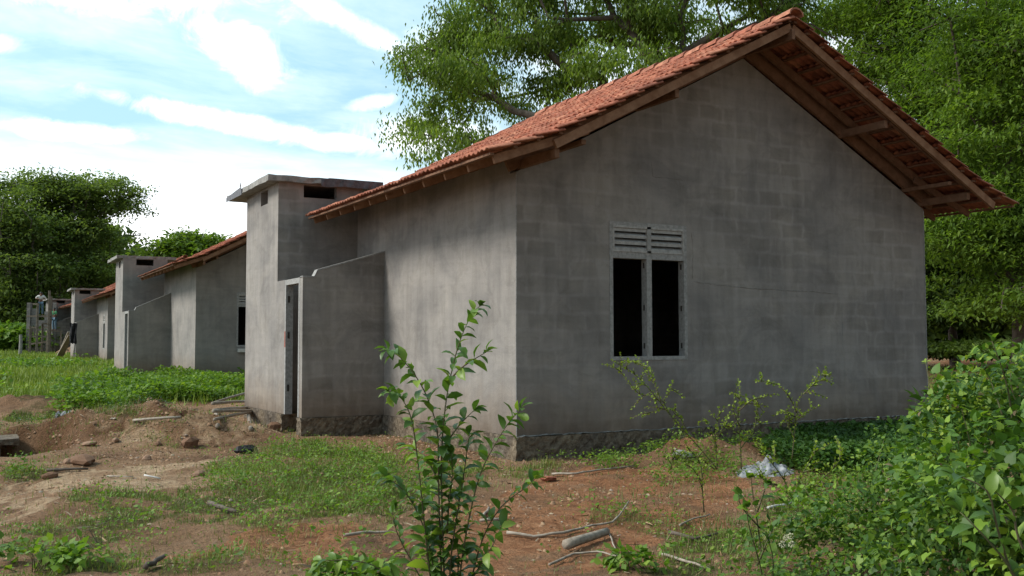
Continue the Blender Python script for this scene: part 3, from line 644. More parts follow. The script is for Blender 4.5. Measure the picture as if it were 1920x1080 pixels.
h2 = house((.266, 19.275, .157), -.008, 'second house in the row, cut off by the nearest tower, weeds at its foot', dict(Yt1=5.55, Yt2=7.36, Ye=4.0, Zs=3.72, wx0=1.16, wx1=2.35, wz0=.82, wz1=2.40, zj=1.95, zw=2.53, e=.80, cof=-.0, Ydr=4.9, pdepth=.6), 1, 'plaster_far')
h3 = house((.818, 43.08, .244), -.014, 'third house in the row, small slit window in its long wall', dict(D=1.1, Zs=3.72, e=.75, zj=1.95, zw=2.4, jog=False, longwin=(1.1, 1.9, .55, 2.3), pdepth=.7, Ydr=4.9), 1, 'plaster_far')
h4 = house((1.46, 60.9, .45), .06, 'farthest house in the row with bare blockwork and scaffold beside it', dict(jog=False, pdepth=.8, zj=1.95), 1, 'block')
# ------------------------------------------------------------------ vegetation tools
def unit(v): return v / np.maximum(1e-9, np.linalg.norm(v, axis=-1, keepdims=True))
def rand_dirs(n): return unit(RNG.normal(size=(n, 3)))
def leaf_template(kind):
    if kind == 'rhomb': return np.array([(0, 0, 0), (.45, .28, .05), (1, 0, 0), (.45, -.28, .05)], float), np.array([(0, 3, 2), (0, 2, 1)])
    if kind == 'strip': return np.array([(0, 0, 0), (.4, .13, .03), (1, 0, -.12), (.4, -.13, .03)], float), np.array([(0, 3, 2), (0, 2, 1)])
    if kind == 'oval':    # folded blade with a drooping tip, 12 points
        xs = [0, .12, .38, .68, .88, 1.0]; w = [0, .10, .235, .215, .10, 0]; V = []; 
        for x, ww in zip(xs, w): V.append((x, 0, .10 * math.sin(x * 3.0) - .16 * x * x))
        for x, ww in zip(xs[1:5], w[1:5]): V.append((x, ww, .10 * math.sin(x * 3) - .16 * x * x + ww * .38))
        for x, ww in zip(xs[1:5], w[1:5]): V.append((x, -ww, .10 * math.sin(x * 3) - .16 * x * x + ww * .38))
        T = []
        for o, sgn in ((6, 1), (10, -1)):
            q = [(0, 1, o), (1, 2, o + 1), (1, o + 1, o), (2, 3, o + 2), (2, o + 2, o + 1), (3, 4, o + 3), (3, o + 3, o + 2), (4, 5, o + 3)]
            T += q if sgn > 0 else [t[::-1] for t in q]
        return np.array(V), np.array(T)
    if kind == 'heart':   # broad three-pointed creeper leaf
        V = [(0, 0, 0), (.35, 0, .02), (1.0, 0, -.12), (-.12, .22, .05), (.12, .47, .03), (.38, .40, .06), (.62, .26, .04), (-.12, -.22, .05), (.12, -.47, .03), (.38, -.40, .06), (.62, -.26, .04)]
        T = [(0, 4, 3), (0, 5, 4), (0, 1, 5), (1, 6, 5), (1, 2, 6), (0, 7, 8), (0, 8, 9), (0, 9, 1), (1, 9, 10), (1, 10, 2)]
        return np.array(V, float), np.array(T)
    if kind == 'blade': return np.array([(0, .5, 0), (0, -.5, 0), (.55, .35, .06), (.55, -.35, .06), (1, 0, 0)], float), np.array([(0, 1, 3), (0, 3, 2), (2, 3, 4)])
def place(kind, P, D, U, S, wid=1.0):
    """many copies of a leaf: base P, pointing D, upper side towards U, length S"""
    V, T = leaf_template(kind); D = unit(D); sd = unit(np.cross(U, D)); up = np.cross(D, sd); S = np.asarray(S, float).reshape(-1, 1, 1)
    W = np.asarray(wid, float).reshape(-1, 1, 1) if hasattr(wid, '__len__') else wid
    X = P[:, None, :] + S * (V[None, :, 0:1] * D[:, None, :] + V[None, :, 1:2] * W * sd[:, None, :] + V[None, :, 2:3] * up[:, None, :])
    Fc = T[None] + (np.arange(len(P)) * len(V))[:, None, None]
    return X.reshape(-1, 3), Fc.reshape(-1, 3)
def merge(parts):
    V = []; Fs = []; b = 0
    for v, f in parts: V.append(v); Fs.append(f + b); b += len(v)
    return np.concatenate(V), np.concatenate(Fs)
def tubes_np(A, B, ra, rb, n=5):
    d = unit(B - A); h = np.where(np.abs(d[:, 2:3]) > .9, np.array([[1., 0, 0]]), np.array([[0, 0, 1.]])); a = unit(np.cross(d, h)); b = np.cross(d, a)
    t = np.arange(n) * 2 * math.pi / n; c = (a[:, None] * np.cos(t)[None, :, None] + b[:, None] * np.sin(t)[None, :, None])
    V = np.concatenate([A[:, None] + c * ra[:, None, None], B[:, None] + c * rb[:, None, None]], 1)
    k = np.arange(n); f = np.stack([k, (k + 1) % n, (k + 1) % n + n, k + n], -1)
    return V.reshape(-1, 3), (f[None] + (np.arange(len(A)) * 2 * n)[:, None, None]).reshape(-1, 4)
def skeleton(base, fork, targets, r_tip, pw=.5, bias=.35):
    """branches that reach every target from a trunk"""
    base = np.array(base, float); fork = np.array(fork, float); nodes = []; par = []; dist = []
    m = max(3, int(np.linalg.norm(fork - base) / 1.0)); off = RNG.normal(size=3) * .25
    for i in range(m + 1):
        t = i / m; nodes.append(base * (1 - t) + fork * t + off * math.sin(t * 3.1) * np.array([1, 1, 0])); par.append(i - 1); dist.append(t * np.linalg.norm(fork - base))
    start = m // 2
    T = targets[np.argsort(np.linalg.norm(targets - fork, axis=1))]; ends = []
    for p in T:
        A = np.array(nodes[start:]); L_ = np.linalg.norm(A - p, axis=1); dd = np.array(dist[start:]); c = L_ + bias * dd + .15 * np.maximum(0, A[:, 2] - p[2]); j = start + int(np.argmin(c)); l = np.linalg.norm(nodes[j] - p)
        k = max(1, int(l / .8)); bend = RNG.normal(size=3) * .10 * l; bend[2] += .08 * l; q = j; P0 = np.array(nodes[j])
        for i in range(1, k + 1):
            t = i / k; nodes.append(P0 * (1 - t) + p * t + bend * math.sin(t * math.pi) + RNG.normal(size=3) * .03 * (t < 1)); par.append(q); dist.append(dist[q] + l / k); q = len(nodes) - 1
        ends.append(q)
    n = len(nodes); cnt = np.zeros(n)
    for e in ends: cnt[e] += 1
    for i in range(n - 1, 0, -1): cnt[par[i]] += cnt[i]
    rad = r_tip * np.maximum(cnt, 1) ** pw; nodes = np.array(nodes); i = np.arange(1, n); pr = np.array(par)[1:]
    return nodes, pr, i, rad
def blob_points(blobs, n, shell=.55):
    """clump centres in a crown made of ellipsoid masses (centre, radii)"""
    w = np.array([b[1][0] * b[1][1] * b[1][2] for b in blobs]) ** .75; w /= w.sum(); P = []
    for b, k in zip(blobs, RNG.multinomial(n, w)):
        d = rand_dirs(k); r = RNG.random(k)[:, None] ** shell; P.append(np.array(b[0]) + d * r * np.array(b[1]))
    return np.concatenate(P)
def make_tree(name, label, cat, base, fork, blobs, nclump, per, lsize, kind, leafmat, barkmat, r_tip=.02, spread=.5, droop=.3, group=None, pw=.5, nbranch=260, flat=.6, parent=None, wid=1.0, spray=.36):
    root = empty(name, base); tag(root, label, cat, group)
    b0 = np.array(base, float)
    C = np.repeat(blob_points(blobs, nclump // 6), 6, 0); C = C + RNG.normal(size=C.shape) * np.array([1, 1, .32]) * spray; nclump = len(C)
    sel = C[RNG.permutation(len(C))[:nbranch]]
    nodes, a, b, rad = skeleton(b0, fork, sel, r_tip, pw)
    V, Fq = tubes_np(nodes[a], nodes[b], rad[a] * .55 + rad[b] * .45, rad[b], 6)
    # flare at the foot
    f = np.clip(1 - (V[:, 2] - b0[2]) / 1.2, 0, 1); ax = V[:, :2] - b0[:2]; V[:, :2] += ax * (f * f * .35)[:, None] * (np.linalg.norm(ax, axis=1) < .8)[:, None]
    o = npmesh('trunk', V - b0, Fq, M[barkmat], root, True)
    n = nclump * per; K = np.repeat(np.arange(nclump), per)
    sz = RNG.uniform(.55, 1.25, nclump)[K]
    Pp = C[K] + RNG.normal(size=(n, 3)) * (spread * sz)[:, None] * np.array([1, 1, flat]); 
    hang = RNG.random(n)[:, None] ** 2 * np.array([[0, 0, -droop * spread * 1.6]]); Pp = Pp + hang
    D = rand_dirs(n) * np.array([1, 1, .5]) + np.array([0, 0, -droop * 1.3]); U = rand_dirs(n) * .55 + np.array([0, 0, 1.0])
    V, T = place(kind, Pp, D, U, lsize * RNG.uniform(.6, 1.3, n), wid)
    npmesh('crown', V - b0, T, M[leafmat], root)
    return root
def B_(px, py, t, rx, ry=None, rz=None):
    return (ray(px, py, t), (rx, ry or rx, rz or rx * .75))
# ---- big spreading tree behind the nearest house
tb = np.array([*ray(1255, 600, 31)[:2], 0.]); tb[2] = float(G(tb[0], tb[1]))
bl = []
for px, py, r in ((790, 90, .9), (850, 60, 1.3), (900, 20, 1.3), (860, 130, 1.0), (790, 130, .7), (800, 215, .9), (765, 240, .6), (850, 190, 1.0), (900, 130, 1.2), (830, 265, .65), (775, 285, .45), (790, 300, .3), (900, 245, .8), (925, 270, .6), (960, 60, 1.4), (930, 180, .8),
                  (980, 200, .55), (1030, 60, 1.3), (1040, 150, .9), (1100, 40, 1.4), (1110, 120, 1.0), (1060, 195, .6), (1180, 30, 1.4), (1180, 110, 1.0), (1120, 180, .6), (1250, 50, 1.3), (1240, 120, 1.0), (1290, 20, 1.2),
                  (1000, -40, 1.6), (1150, -60, 1.8), (1300, -60, 1.6), (1360, 40, .8), (1400, -30, 1.2), (1450, 10, .8), (1530, 60, .9), (1490, -20, 1.0), (1580, 20, 1.1), (1620, 90, .8), (1560, 120, .7), (1600, 150, .5)):
    bl.append(B_(px, py, 30 + RNG.uniform(-2.2, 2.2), r * .86, r * 1.05, r * .50))
make_tree('tree', 'big spreading tree with dark crooked limbs behind the ridge of the nearest house', 'tree', tb, tb + np.array([-.6, -.3, 5.2]), bl, 2100, 36, .145, 'strip', 'leaf_big', 'bark', .015, .21, .9, None, .50, 420, .75, wid=1.5)
# ---- feathery trees on the right
def rtree(px, py_base, t, label, spec, n, seed, mat='leaf_right', per=64, ls=.13):
    b = ray(px, py_base, t); b[2] = float(G(b[0], b[1])); bl = [B_(*s) for s in spec]
    return make_tree('tree', label, 'tree', b, b + np.array([0, 0, 4.5]), bl, n, per, ls, 'strip', mat, 'bark', .014, .34, .35, 'green trees right of the nearest house', .42, 260, .24, wid=1.5, spray=.5)
rtree(1700, 640, 27, 'bright feathery tree whose crown rises straight behind the right roof slope', [(1660, 60, 27, 1.3), (1710, 130, 26, 1.3), (1740, 30, 27, 1.4), (1690, 200, 27, 1.0), (1760, 200, 26, 1.3), (1650, 130, 28, .8), (1750, 290, 26, 1.0), (1700, -40, 27, 1.8), (1790, 120, 26, 1.2), (1790, 310, 26, .9), (1640, 10, 28, 1.0)], 900, 1)
rtree(1905, 640, 22, 'light green tree at the right edge with a straight trunk under its low crown', [(1880, 60, 22, 1.4), (1900, 180, 22, 1.3), (1860, 280, 22, 1.0), (1910, 330, 22, 1.2), (1870, 400, 21.5, 1.0), (1790, 400, 22, .9), (1900, 470, 21.5, 1.0), (1820, 470, 22, .8), (1870, 550, 21.5, .7), (1950, 100, 22, 1.5), (1960, 400, 22, 1.5), (1930, 560, 21, .7), (1840, 20, 23, 1.1)], 1000, 2)
rtree(1790, 640, 33, 'dark green tree behind the light ones, filling the gap beside the house wall', [(1770, 340, 33, 1.7), (1830, 180, 33, 1.8), (1860, 90, 33, 1.8), (1800, 420, 32, 1.6), (1760, 480, 32, 1.5), (1850, 500, 32, 1.6), (1900, 400, 33, 1.8), (1720, 420, 33, 1.3), (1770, 560, 31, 1.2), (1850, 580, 31, 1.1), (1930, 560, 31, 1.3), (1700, 540, 32, 1.4), (1790, 250, 34, 1.4)], 1200, 3, 'leaf_dark', 55, .22)
rtree(2050, 640, 26, 'tree just outside the right edge whose branches reach into view', [(2000, 100, 26, 1.8), (2060, 300, 26, 2.2), (1980, 450, 26, 1.4), (2080, 480, 26, 1.6)], 500, 4, 'leaf_right', 50, .2)
# dark wood behind, seen between the trunks
def wood(name, label, pts, n, sz, mat, tag_kind='stuff'):
    P = []
    for px, py, t, rx, rz, k in pts:
        c = ray(px, py, t); c = np.array(c); d = rand_dirs(int(n * k)); P.append(c + d * (RNG.random((len(d), 1)) ** .4) * np.array([rx, rx, rz]))
    P = np.concatenate(P); g = G(P[:, 0], P[:, 1]); P[:, 2] = np.maximum(P[:, 2], g + .05)
    V, T = place('rhomb', P, rand_dirs(len(P)) + [0, 0, -.3], rand_dirs(len(P)) * .6 + [0, 0, 1], sz * RNG.uniform(.6, 1.4, len(P)), 1.5)
    return tag(npmesh(name, V, T, M[mat]), label, kind='stuff')
wood('far_wood', None, [(1700 + 45 * i, 560 - 30 * (i % 3), 42, 3.5, 4.0, 1) for i in range(9)] + [(1720 + 60 * i, 430, 44, 4, 5, 1) for i in range(6)], 3800, .42, 'leaf_dark')
wood('undergrowth', None, [(1740 + 26 * i, 652 + 5 * (i % 2), 31 - .5 * i, 1.4, .22, 1) for i in range(11)], 1100, .13, 'leaf_dark')
# ---- trees on the left, beyond the last house
def ltree(px, t, label, spec, n, per=34, ls=.30, mat='leaf_far'):
    b = ray(px, 640, t); b[2] = float(G(b[0], b[1])); bl = [B_(*s) for s in spec]
    return make_tree('tree', label, 'tree', b, b + np.array([0, 0, 5]), bl, n, per, ls, 'rhomb', mat, 'bark_far', .040, .50, .3, 'dark trees beyond the end of the row', .44, 240, .45, spray=.9)
ltree(110, 84, 'tall dark tree with a crown spreading right over the far houses', [(60, 345, 84, 1.3), (100, 350, 84, 1.6), (130, 365, 84, 2.2), (90, 385, 84, 2.4), (165, 360, 84, 2.0), (200, 355, 84, 1.7), (235, 365, 84, 1.2), (245, 385, 84, .9), (180, 400, 84, 1.6), (150, 430, 83, 1.6), (190, 440, 84, 1.4), (200, 480, 83, 1.5), (60, 430, 84, 2.4), (110, 450, 83, 2.6), (150, 500, 82, 2.6), (195, 540, 82, 1.9), (60, 350, 85, 1.0), (215, 460, 84, .8)], 1500)
ltree(20, 78, 'dense dark tree at the left edge behind the scaffold', [(10, 380, 78, 2.0), (30, 420, 78, 2.5), (-20, 440, 78, 3.0), (40, 500, 77, 3.0), (0, 560, 77, 3.0), (80, 560, 77, 2.4), (-30, 350, 80, 2.0), (50, 600, 77, 1.8)], 1300)
ltree(160, 92, 'dark rounded tree low behind the third and fourth houses', [(150, 540, 92, 3.0), (190, 520, 92, 2.6), (110, 570, 90, 2.6), (210, 570, 92, 2.2), (90, 510, 92, 3.0)], 800)
wood('far_wood', None, [(-60 + 42 * i, 585 + 14 * (i % 2), 96, 5.5, 4.5, 1) for i in range(8)] + [(-40 + 40 * i, 500, 98, 6, 5, .8) for i in range(6)], 3500, .8, 'leaf_far')
wood('undergrowth', None, [(-20 + 24 * i, 634, 70, 2.0, 1.1, 1) for i in range(6)], 1500, .30, 'leaf_weed')
b = ray(350, 640, 72); b[2] = float(G(b[0], b[1]))
make_tree('tree', 'small bright green tree showing above the second house roof', 'tree', b, b + np.array([0, 0, 4.]), [B_(345, 470, 72, 1.8), (B_(385, 468, 72, 1.5)), B_(315, 475, 72, 1.2), B_(350, 495, 72, 1.8), B_(410, 490, 72, 1.2), B_(300, 500, 72, 1.0), B_(360, 455, 72, .7)], 420, 60, .34, 'rhomb', 'leaf_right', 'bark_far', .04, .55, .2, None, .46, 120, .5)
# ------------------------------------------------------------------ ground cover
def scatter(n, x0, x1, y0, y1, fn, seed=0):
    x = RNG.uniform(x0, x1, n); y = RNG.uniform(y0, y1, n); k = RNG.random(n) < fn(x, y); k &= ~in_house(x, y); return x[k], y[k]
def grass(name, x, y, h, w, mat, lean=.45):
    n = len(x); P = np.stack([x, y, G(x, y) - .01], -1); a = RNG.uniform(0, 2 * math.pi, n); l = np.abs(RNG.normal(size=n)) * lean + .1
    D = np.stack([np.cos(a) * l, np.sin(a) * l, np.ones(n)], -1); U = np.stack([np.cos(a), np.sin(a), np.zeros(n)], -1) + RNG.normal(size=(n, 3)) * .2
    h = h * RNG.uniform(.4, 1.35, n); V, T = place('blade', P, D, U, h, w / h); return npmesh(name, V, T, M[mat])
x, y = scatter(560000, -7, 9, -7.6, 9.5, near_density)
dc = np.hypot(x - CAM[0], y - CAM[1])
g = grass('grass', x, y, .035 + .07 * np.clip(noise(x, y, 1.4, 40) + .5, 0, 1) ** 1.5, .0035 + .0004 * dc, 'grass', .7); tag(g, kind='stuff')
x, y = scatter(260000, -14, 3.5, 9, 75, lambda x, y: field(x, y) * np.clip(22 / (y + 8), 0, 1))
g = grass('field_grass', x, y, .16 + .16 * np.clip(noise(x, y, .35, 44) + .5, 0, 1), .010 + .0011 * y, 'grass_far', .6); tag(g, kind='stuff')
x, y = scatter(60000, 7.5, 40, -6, 34, lambda x, y: ((x > 8.5) & (noise(x, y, .2, 30) < .06)) * .9)
g = grass('field_grass', x, y, .12, .02, 'grass_far', .6); tag(g, kind='stuff')
# low leafy weeds: rosettes and creepers among the grass
def weeds(name, x, y, per, hgt, rad, ls, mat, kind='rhomb', wid=1.3):
    k = np.repeat(np.arange(len(x)), per); n = len(k); a = RNG.uniform(0, 2 * math.pi, n); r = rad * np.sqrt(RNG.random(n)); hh = (hgt[k] if hasattr(hgt, '__len__') else hgt) * RNG.random(n) ** .8
    X = x[k] + r * np.cos(a); Y = y[k] + r * np.sin(a); P = np.stack([X, Y, G(X, Y) + .01 + hh], -1)
    D = np.stack([np.cos(a), np.sin(a), RNG.uniform(-.3, .8, n)], -1) + RNG.normal(size=(n, 3)) * .35; U = np.array([[0, 0, 1.]]) + RNG.normal(size=(n, 3)) * .4
    V, T = place(kind, P, D, U, (ls[k] if hasattr(ls, '__len__') else ls) * RNG.uniform(.6, 1.35, n), wid); return npmesh(name, V, T, M[mat])
x, y = scatter(42000, -7, 9, -7.6, 9.5, lambda x, y: near_density(x, y) * np.clip(.45 + 2.0 * noise(x, y, 1.3, 51), 0, 1) * .75)
tag(weeds('low_weeds', x, y, 10, .08, .07, .022, 'leaf_weed'), kind='stuff')
x, y = scatter(9000, -7, 9, -7.6, 9.5, lambda x, y: near_density(x, y) * np.clip(2.4 * noise(x, y, 1.1, 52), 0, 1) * .8)
tag(weeds('low_weeds', x, y, 14, .16, .09, .038, 'leaf_weed', wid=1.1), kind='stuff')
# thick bright weeds in front of the second house
pv = P_((95, 770), (180, 722), (300, 712), (455, 716), (468, 745), (400, 752), (240, 757), (160, 790))
x, y = scatter(9000, -8, 3, 9, 22, lambda x, y: inpoly(x + .5 * noise(x, y, 1, 61), y + .8 * noise(x, y, 1, 62), pv) * 1.0)
tag(weeds('weed_bed', x, y, 22, .12 + .5 * np.clip(noise(x, y, 1.1, 66) + .4, 0, 1), .22, .055 + .05 * RNG.random(len(x)), 'leaf_weed'), kind='stuff')
x, y = scatter(9000, -11, 1.2, 12, 46, lambda x, y: np.clip(field(x, y) * (noise(x, y, .35, 63) * 3 - .25), 0, 1) * .45)
tag(weeds('weed_bed', x, y, 14, .35, .3, .14, 'leaf_weed'), kind='stuff')
pv2 = P_((1440, 868), (1490, 828), (1600, 806), (1735, 795), (1790, 820), (1720, 880), (1530, 895))
x, y = scatter(9000, 1, 10, -4, 1, lambda x, y: inpoly(x, y, pv2) * (y < -.12) * 1.0)
tag(weeds('weed_bed', x, y, 22, .22, .15, .055, 'leaf_dark2'), kind='stuff')

# taller lush weeds in the middle patch
pm = P_((400, 930), (450, 862), (520, 838), (650, 850), (740, 870), (760, 930), (640, 960), (480, 960))
x, y = scatter(5200, -5, 3, -4, 4.5, lambda x, y: inpoly(x + .4 * noise(x, y, 1.5, 95), y + .4 * noise(x, y, 1.5, 96), pm) * np.clip(.55 + 1.6 * noise(x, y, 1.8, 97), 0, 1))
tag(weeds('low_weeds', x, y, 16, .19, .10, .030, 'leaf_weed', wid=1.1), kind='stuff')
x, y = scatter(60000, -5, 3, -4, 4.5, lambda x, y: inpoly(x, y, pm) * np.clip(.4 + 1.6 * noise(x, y, 2.2, 98), 0, 1) * .7)
tag(grass('grass', x, y, .15, .006, 'grass', .7), kind='stuff')
# ------------------------------------------------------------------ near plants
def stems_mesh(name, paths, r0, r1, mat, parent, org):
    mb = MB()
    for p in paths: n = len(p); mb.tube([np.array(q) - org for q in p], [r0 + (r1 - r0) * i / (n - 1) for i in range(n)], 5)
    return mb.build(name, M[mat], parent, True)
def pxpath(pts, t, jit=.05):
    out = []; dz = RNG.uniform(-.15, .15)
    for i, p in enumerate(pts):
        f = i / max(1, len(pts) - 1); out.append(ray(p[0], p[1], (p[2] if len(p) > 2 else t) + dz * f + RNG.normal() * jit * f))
    # smooth
    P = [np.array(out[0])]
    for a, b, c, d in zip([out[0]] + out[:-2], out[:-1], out[1:], out[2:] + [out[-1]]):
        for u in (.33, .66, 1): P.append(.5 * ((2 * b) + (-a + c) * u + (2 * a - 5 * b + 4 * c - d) * u * u + (-a + 3 * b - 3 * c + d) * u ** 3))
    return P
def leaves_on(paths, gap, ls, kind, start=.25, tip_yellow=True, droop=.25, wid=1.0, side=1.0, dens=1):
    P = []; D = []; S = []
    for p in paths:
        p = np.array(p); sg = np.linalg.norm(np.diff(p, axis=0), axis=1); cum = np.r_[0, np.cumsum(sg)]; Lt = cum[-1]; s = Lt * start; k = RNG.integers(0, 9)
        while s < Lt:
            i = min(len(sg) - 1, int(np.searchsorted(cum, s) - 1)); f = (s - cum[i]) / sg[i]; q = p[i] + (p[i + 1] - p[i]) * f; d = unit(p[i + 1] - p[i]); a = d * .75
            th = k * 2.4 + RNG.normal() * .4; h = unit(np.cross(d, [.3, .2, 1.0])); v = np.cross(d, h); o = h * math.cos(th) + v * math.sin(th)
            P.append(q); D.append(a + o * side + np.array([0, 0, -droop]) + RNG.normal(size=3) * .12); S.append(ls * RNG.uniform(.65, 1.2) * (1 - .35 * (s / Lt)))
            k += 1; s += gap * RNG.uniform(.6, 1.4) * (.6 if s > Lt * .9 else 1)
        for _ in range(3): P.append(p[-1]); D.append(unit(p[-1] - p[-2]) + RNG.normal(size=3) * .5); S.append(ls * .6)
    P = np.array(P); D = np.array(D); return place(kind, P, D, np.array([[0, 0, 1.]]) + RNG.normal(size=P.shape) * .35, np.array(S), wid)
def plant(name, label, cat, paths, r0, r1, gap, ls, kind, mat, group=None, stem='stem', **k):
    org = np.array(paths[0][0]); gz = float(G(org[0], org[1])); root = empty(name, (org[0], org[1], gz)); tag(root, label, cat, group); o = np.array([org[0], org[1], gz])
    stems_mesh('stem', paths, r0, r1, stem, root, o); V, T = leaves_on(paths, gap, ls, kind, **k)
    npmesh('foliage', V - o, T, M[mat], root); return root
# the tall sapling in the middle foreground
TS = 4.3
def drop(px, t):    # pixel row where the ground lies at that distance
    p = ray(px, 1100, t); g = float(G(p[0], p[1])); return 1100 - (g - p[2]) / t * F
S_ = [[(838, drop(838, TS)), (832, 1060), (828, 940), (828, 850), (834, 770), (845, 705), (862, 640), (884, 590), (900, 574)],
      [(834, drop(834, TS)), (826, 1040), (822, 900), (820, 810), (803, 750), (778, 703), (748, 668), (727, 656)],
      [(826, drop(826, TS)), (804, 1060), (790, 930), (779, 830), (768, 775), (748, 742), (728, 734)],
      [(846, drop(846, TS)), (866, 1050), (882, 960), (900, 890), (925, 838), (952, 795), (976, 768)],
      [(843, 712), (865, 690), (885, 676), (912, 660)],
      [(829, 845), (850, 812), (868, 790), (888, 770)],
      [(822, 905), (800, 860), (782, 845), (766, 838)],
      [(832, drop(832, TS)), (815, 1080), (795, 990), (765, 930), (740, 905), (722, 890)],
      [(848, drop(848, TS)), (880, 1100), (905, 1010), (940, 950), (985, 915), (1003, 898)],
      [(836, drop(836, TS)), (845, 1050), (858, 960), (868, 900), (875, 850), (880, 815)],
      [(830, drop(830, TS)), (800, 1110), (770, 1050), (745, 1000), (735, 960)],
      [(830, drop(830, TS)), (790, 1130), (740, 1090), (700, 1060), (650, 1050), (605, 1052)],
      [(842, drop(842, TS)), (870, 1120), (900, 1060), (925, 1020), (940, 985)],
      [(838, drop(838, TS)), (850, 1130), (860, 1050), (850, 980), (862, 930)],
      [(834, drop(834, TS)), (822, 1110), (800, 1040), (812, 960), (800, 915)],
      [(838, 1000), (842, 940), (848, 890), (846, 850)]]
plant('sapling', 'leafy green sapling with several thin stems in the middle foreground', 'shrub', [pxpath(p, TS, .05) for p in S_], .0045, .0015, .021, .102, 'oval', 'leaf_shrub', start=.14, droop=.30, wid=1.0)
# spiny scrub twigs with small yellow-green leaves in front of the gable wall
def branchlets(ps, every, ln):
    out = []
    for p in ps:
        p = np.array(p); n = len(p)
        for i in range(n // 4, n - 1):
            if RNG.random() < np.linalg.norm(p[i + 1] - p[i]) / every:
                d = unit(unit(p[i + 1] - p[i]) * .7 + RNG.normal(size=3) * .7 + [0, 0, .15]); l = ln * RNG.uniform(.4, 1.2); out.append([p[i], p[i] + d * l * .5 + RNG.normal(size=3) * .01, p[i] + d * l + [0, 0, -.1 * l]])
    return out
def twig(label, specs, t, gap=.035, ls=.042):
    ps = [pxpath(p, t, .04) for p in specs]; ps = ps + branchlets(ps, .075, .16)
    return plant('spiny_shrub', label, 'shrub', ps, .0055, .0016, gap * .62, ls * .8, 'rhomb', 'leaf_yellow', 'spiny scrub before the gable wall', start=.15, droop=-.1, wid=1.5)
TT = 8.6
twig('long pale twig leaning left across the wall under the window', [[(1345, 880), (1310, 838), (1262, 785), (1222, 735), (1190, 702), (1148, 676)], [(1240, 757), (1228, 720), (1212, 690), (1180, 676)], [(1262, 785), (1245, 755), (1255, 735), (1262, 715)], [(1222, 735), (1200, 740), (1170, 705), (1162, 690)], [(1290, 812), (1265, 770), (1230, 770), (1205, 780)]], TT, .022, .04)
twig('upright thin spiny shrub between the window and the earth heap', [[(1390, 880), (1388, 830), (1384, 780), (1388, 735), (1384, 712)], [(1388, 800), (1375, 770), (1378, 745), (1382, 722)], [(1386, 770), (1410, 750), (1430, 745), (1437, 742)], [(1385, 790), (1365, 800), (1355, 790)], [(1390, 840), (1415, 800), (1418, 765), (1414, 745)]], TT, .028, .045)
twig('spiny shrub with two raised arms right of the earth heap', [[(1485, 860), (1490, 810), (1494, 770), (1500, 745), (1525, 722), (1556, 700)], [(1494, 775), (1478, 740), (1455, 720), (1418, 714)], [(1492, 790), (1510, 775), (1535, 762)], [(1490, 820), (1475, 790), (1480, 762)], [(1508, 738), (1530, 715), (1538, 700), (1550, 712)]], TT, .024, .045)
twig('short spiny shrub low before the plinth left of the heap', [[(1345, 875), (1342, 830), (1346, 790), (1348, 765)], [(1345, 840), (1330, 800), (1325, 790)], [(1346, 820), (1362, 790), (1368, 775)], [(1340, 880), (1300, 850), (1290, 842)]], TT, .03, .045)
twig('small yellowish sprig at the left foot of the red earth heap', [[(1258, 880), (1262, 850), (1258, 830)], [(1262, 870), (1280, 850), (1290, 845)], [(1258, 870), (1248, 850), (1250, 838)]], TT, .03, .045)
twig('dark thin sprig standing on the red ground before the heap', [[(1320, 960), (1317, 920), (1315, 880), (1306, 850)], [(1316, 905), (1300, 880), (1285, 870)], [(1316, 890), (1335, 870), (1345, 868)]], 7.2, .035, .035)
twig('wiry bush with many short twigs behind the pale broad leaves', [[(1490, 950), (1470, 900), (1440, 860), (1425, 840)], [(1490, 950), (1500, 900), (1520, 860), (1530, 830)], [(1490, 950), (1540, 900), (1570, 870), (1580, 845)], [(1490, 940), (1460, 910), (1440, 905), (1420, 890)], [(1500, 930), (1530, 910), (1560, 905), (1590, 890)]], 7.0, .02, .045)
# ---- bushes made of leafy masses
def bush(name, label, blobs, n, ls, kind, mat, group=None, wid=1.0, stems=24, shell=.35, cat='bush', extra=None):
    c0 = np.mean([b[0] for b in blobs], 0); org = np.array([c0[0], c0[1], float(G(c0[0], c0[1]))]); root = empty(name, org); tag(root, label, cat, group)
    P = blob_points(blobs, n, shell); g = G(P[:, 0], P[:, 1]); P[:, 2] = np.maximum(P[:, 2], g + .02 + .1 * RNG.random(len(P)))
    # leave ragged gaps
    k = (noise(P[:, 0] + P[:, 2] * .7, P[:, 1] - P[:, 2] * .6, 3.3, 71) + noise(P[:, 0] - P[:, 2], P[:, 1] + P[:, 2], 8, 72) * .7) > -.04; P = P[k]
    near = P - np.mean(P, 0); D = unit(near) * .6 + RNG.normal(size=P.shape) * .5 + [0, 0, -.15]; U = np.array([[0, 0, 1.1]]) + RNG.normal(size=P.shape) * .45
    V, T = place(kind, P, D, U, ls * RNG.uniform(.45, 1.3, len(P)) * (.8 + .6 * (noise(P[:, 0], P[:, 1], 2, 73) + .5)), wid); npmesh('foliage', V - org, T, M[mat], root)
    mb = MB()
    for i in range(stems):
        q = P[RNG.integers(len(P))]; b = org + np.array([RNG.normal() * .01, RNG.normal() * .01, -.03]); mid = (q + b) / 2 + RNG.normal(size=3) * .04 + [0, 0, .05]
        mb.tube([b - org, mid - org, q + [0, 0, .04] - org], [.004, .003, .0015], 4)
    mb.build('stem', M['stem'], root); return root
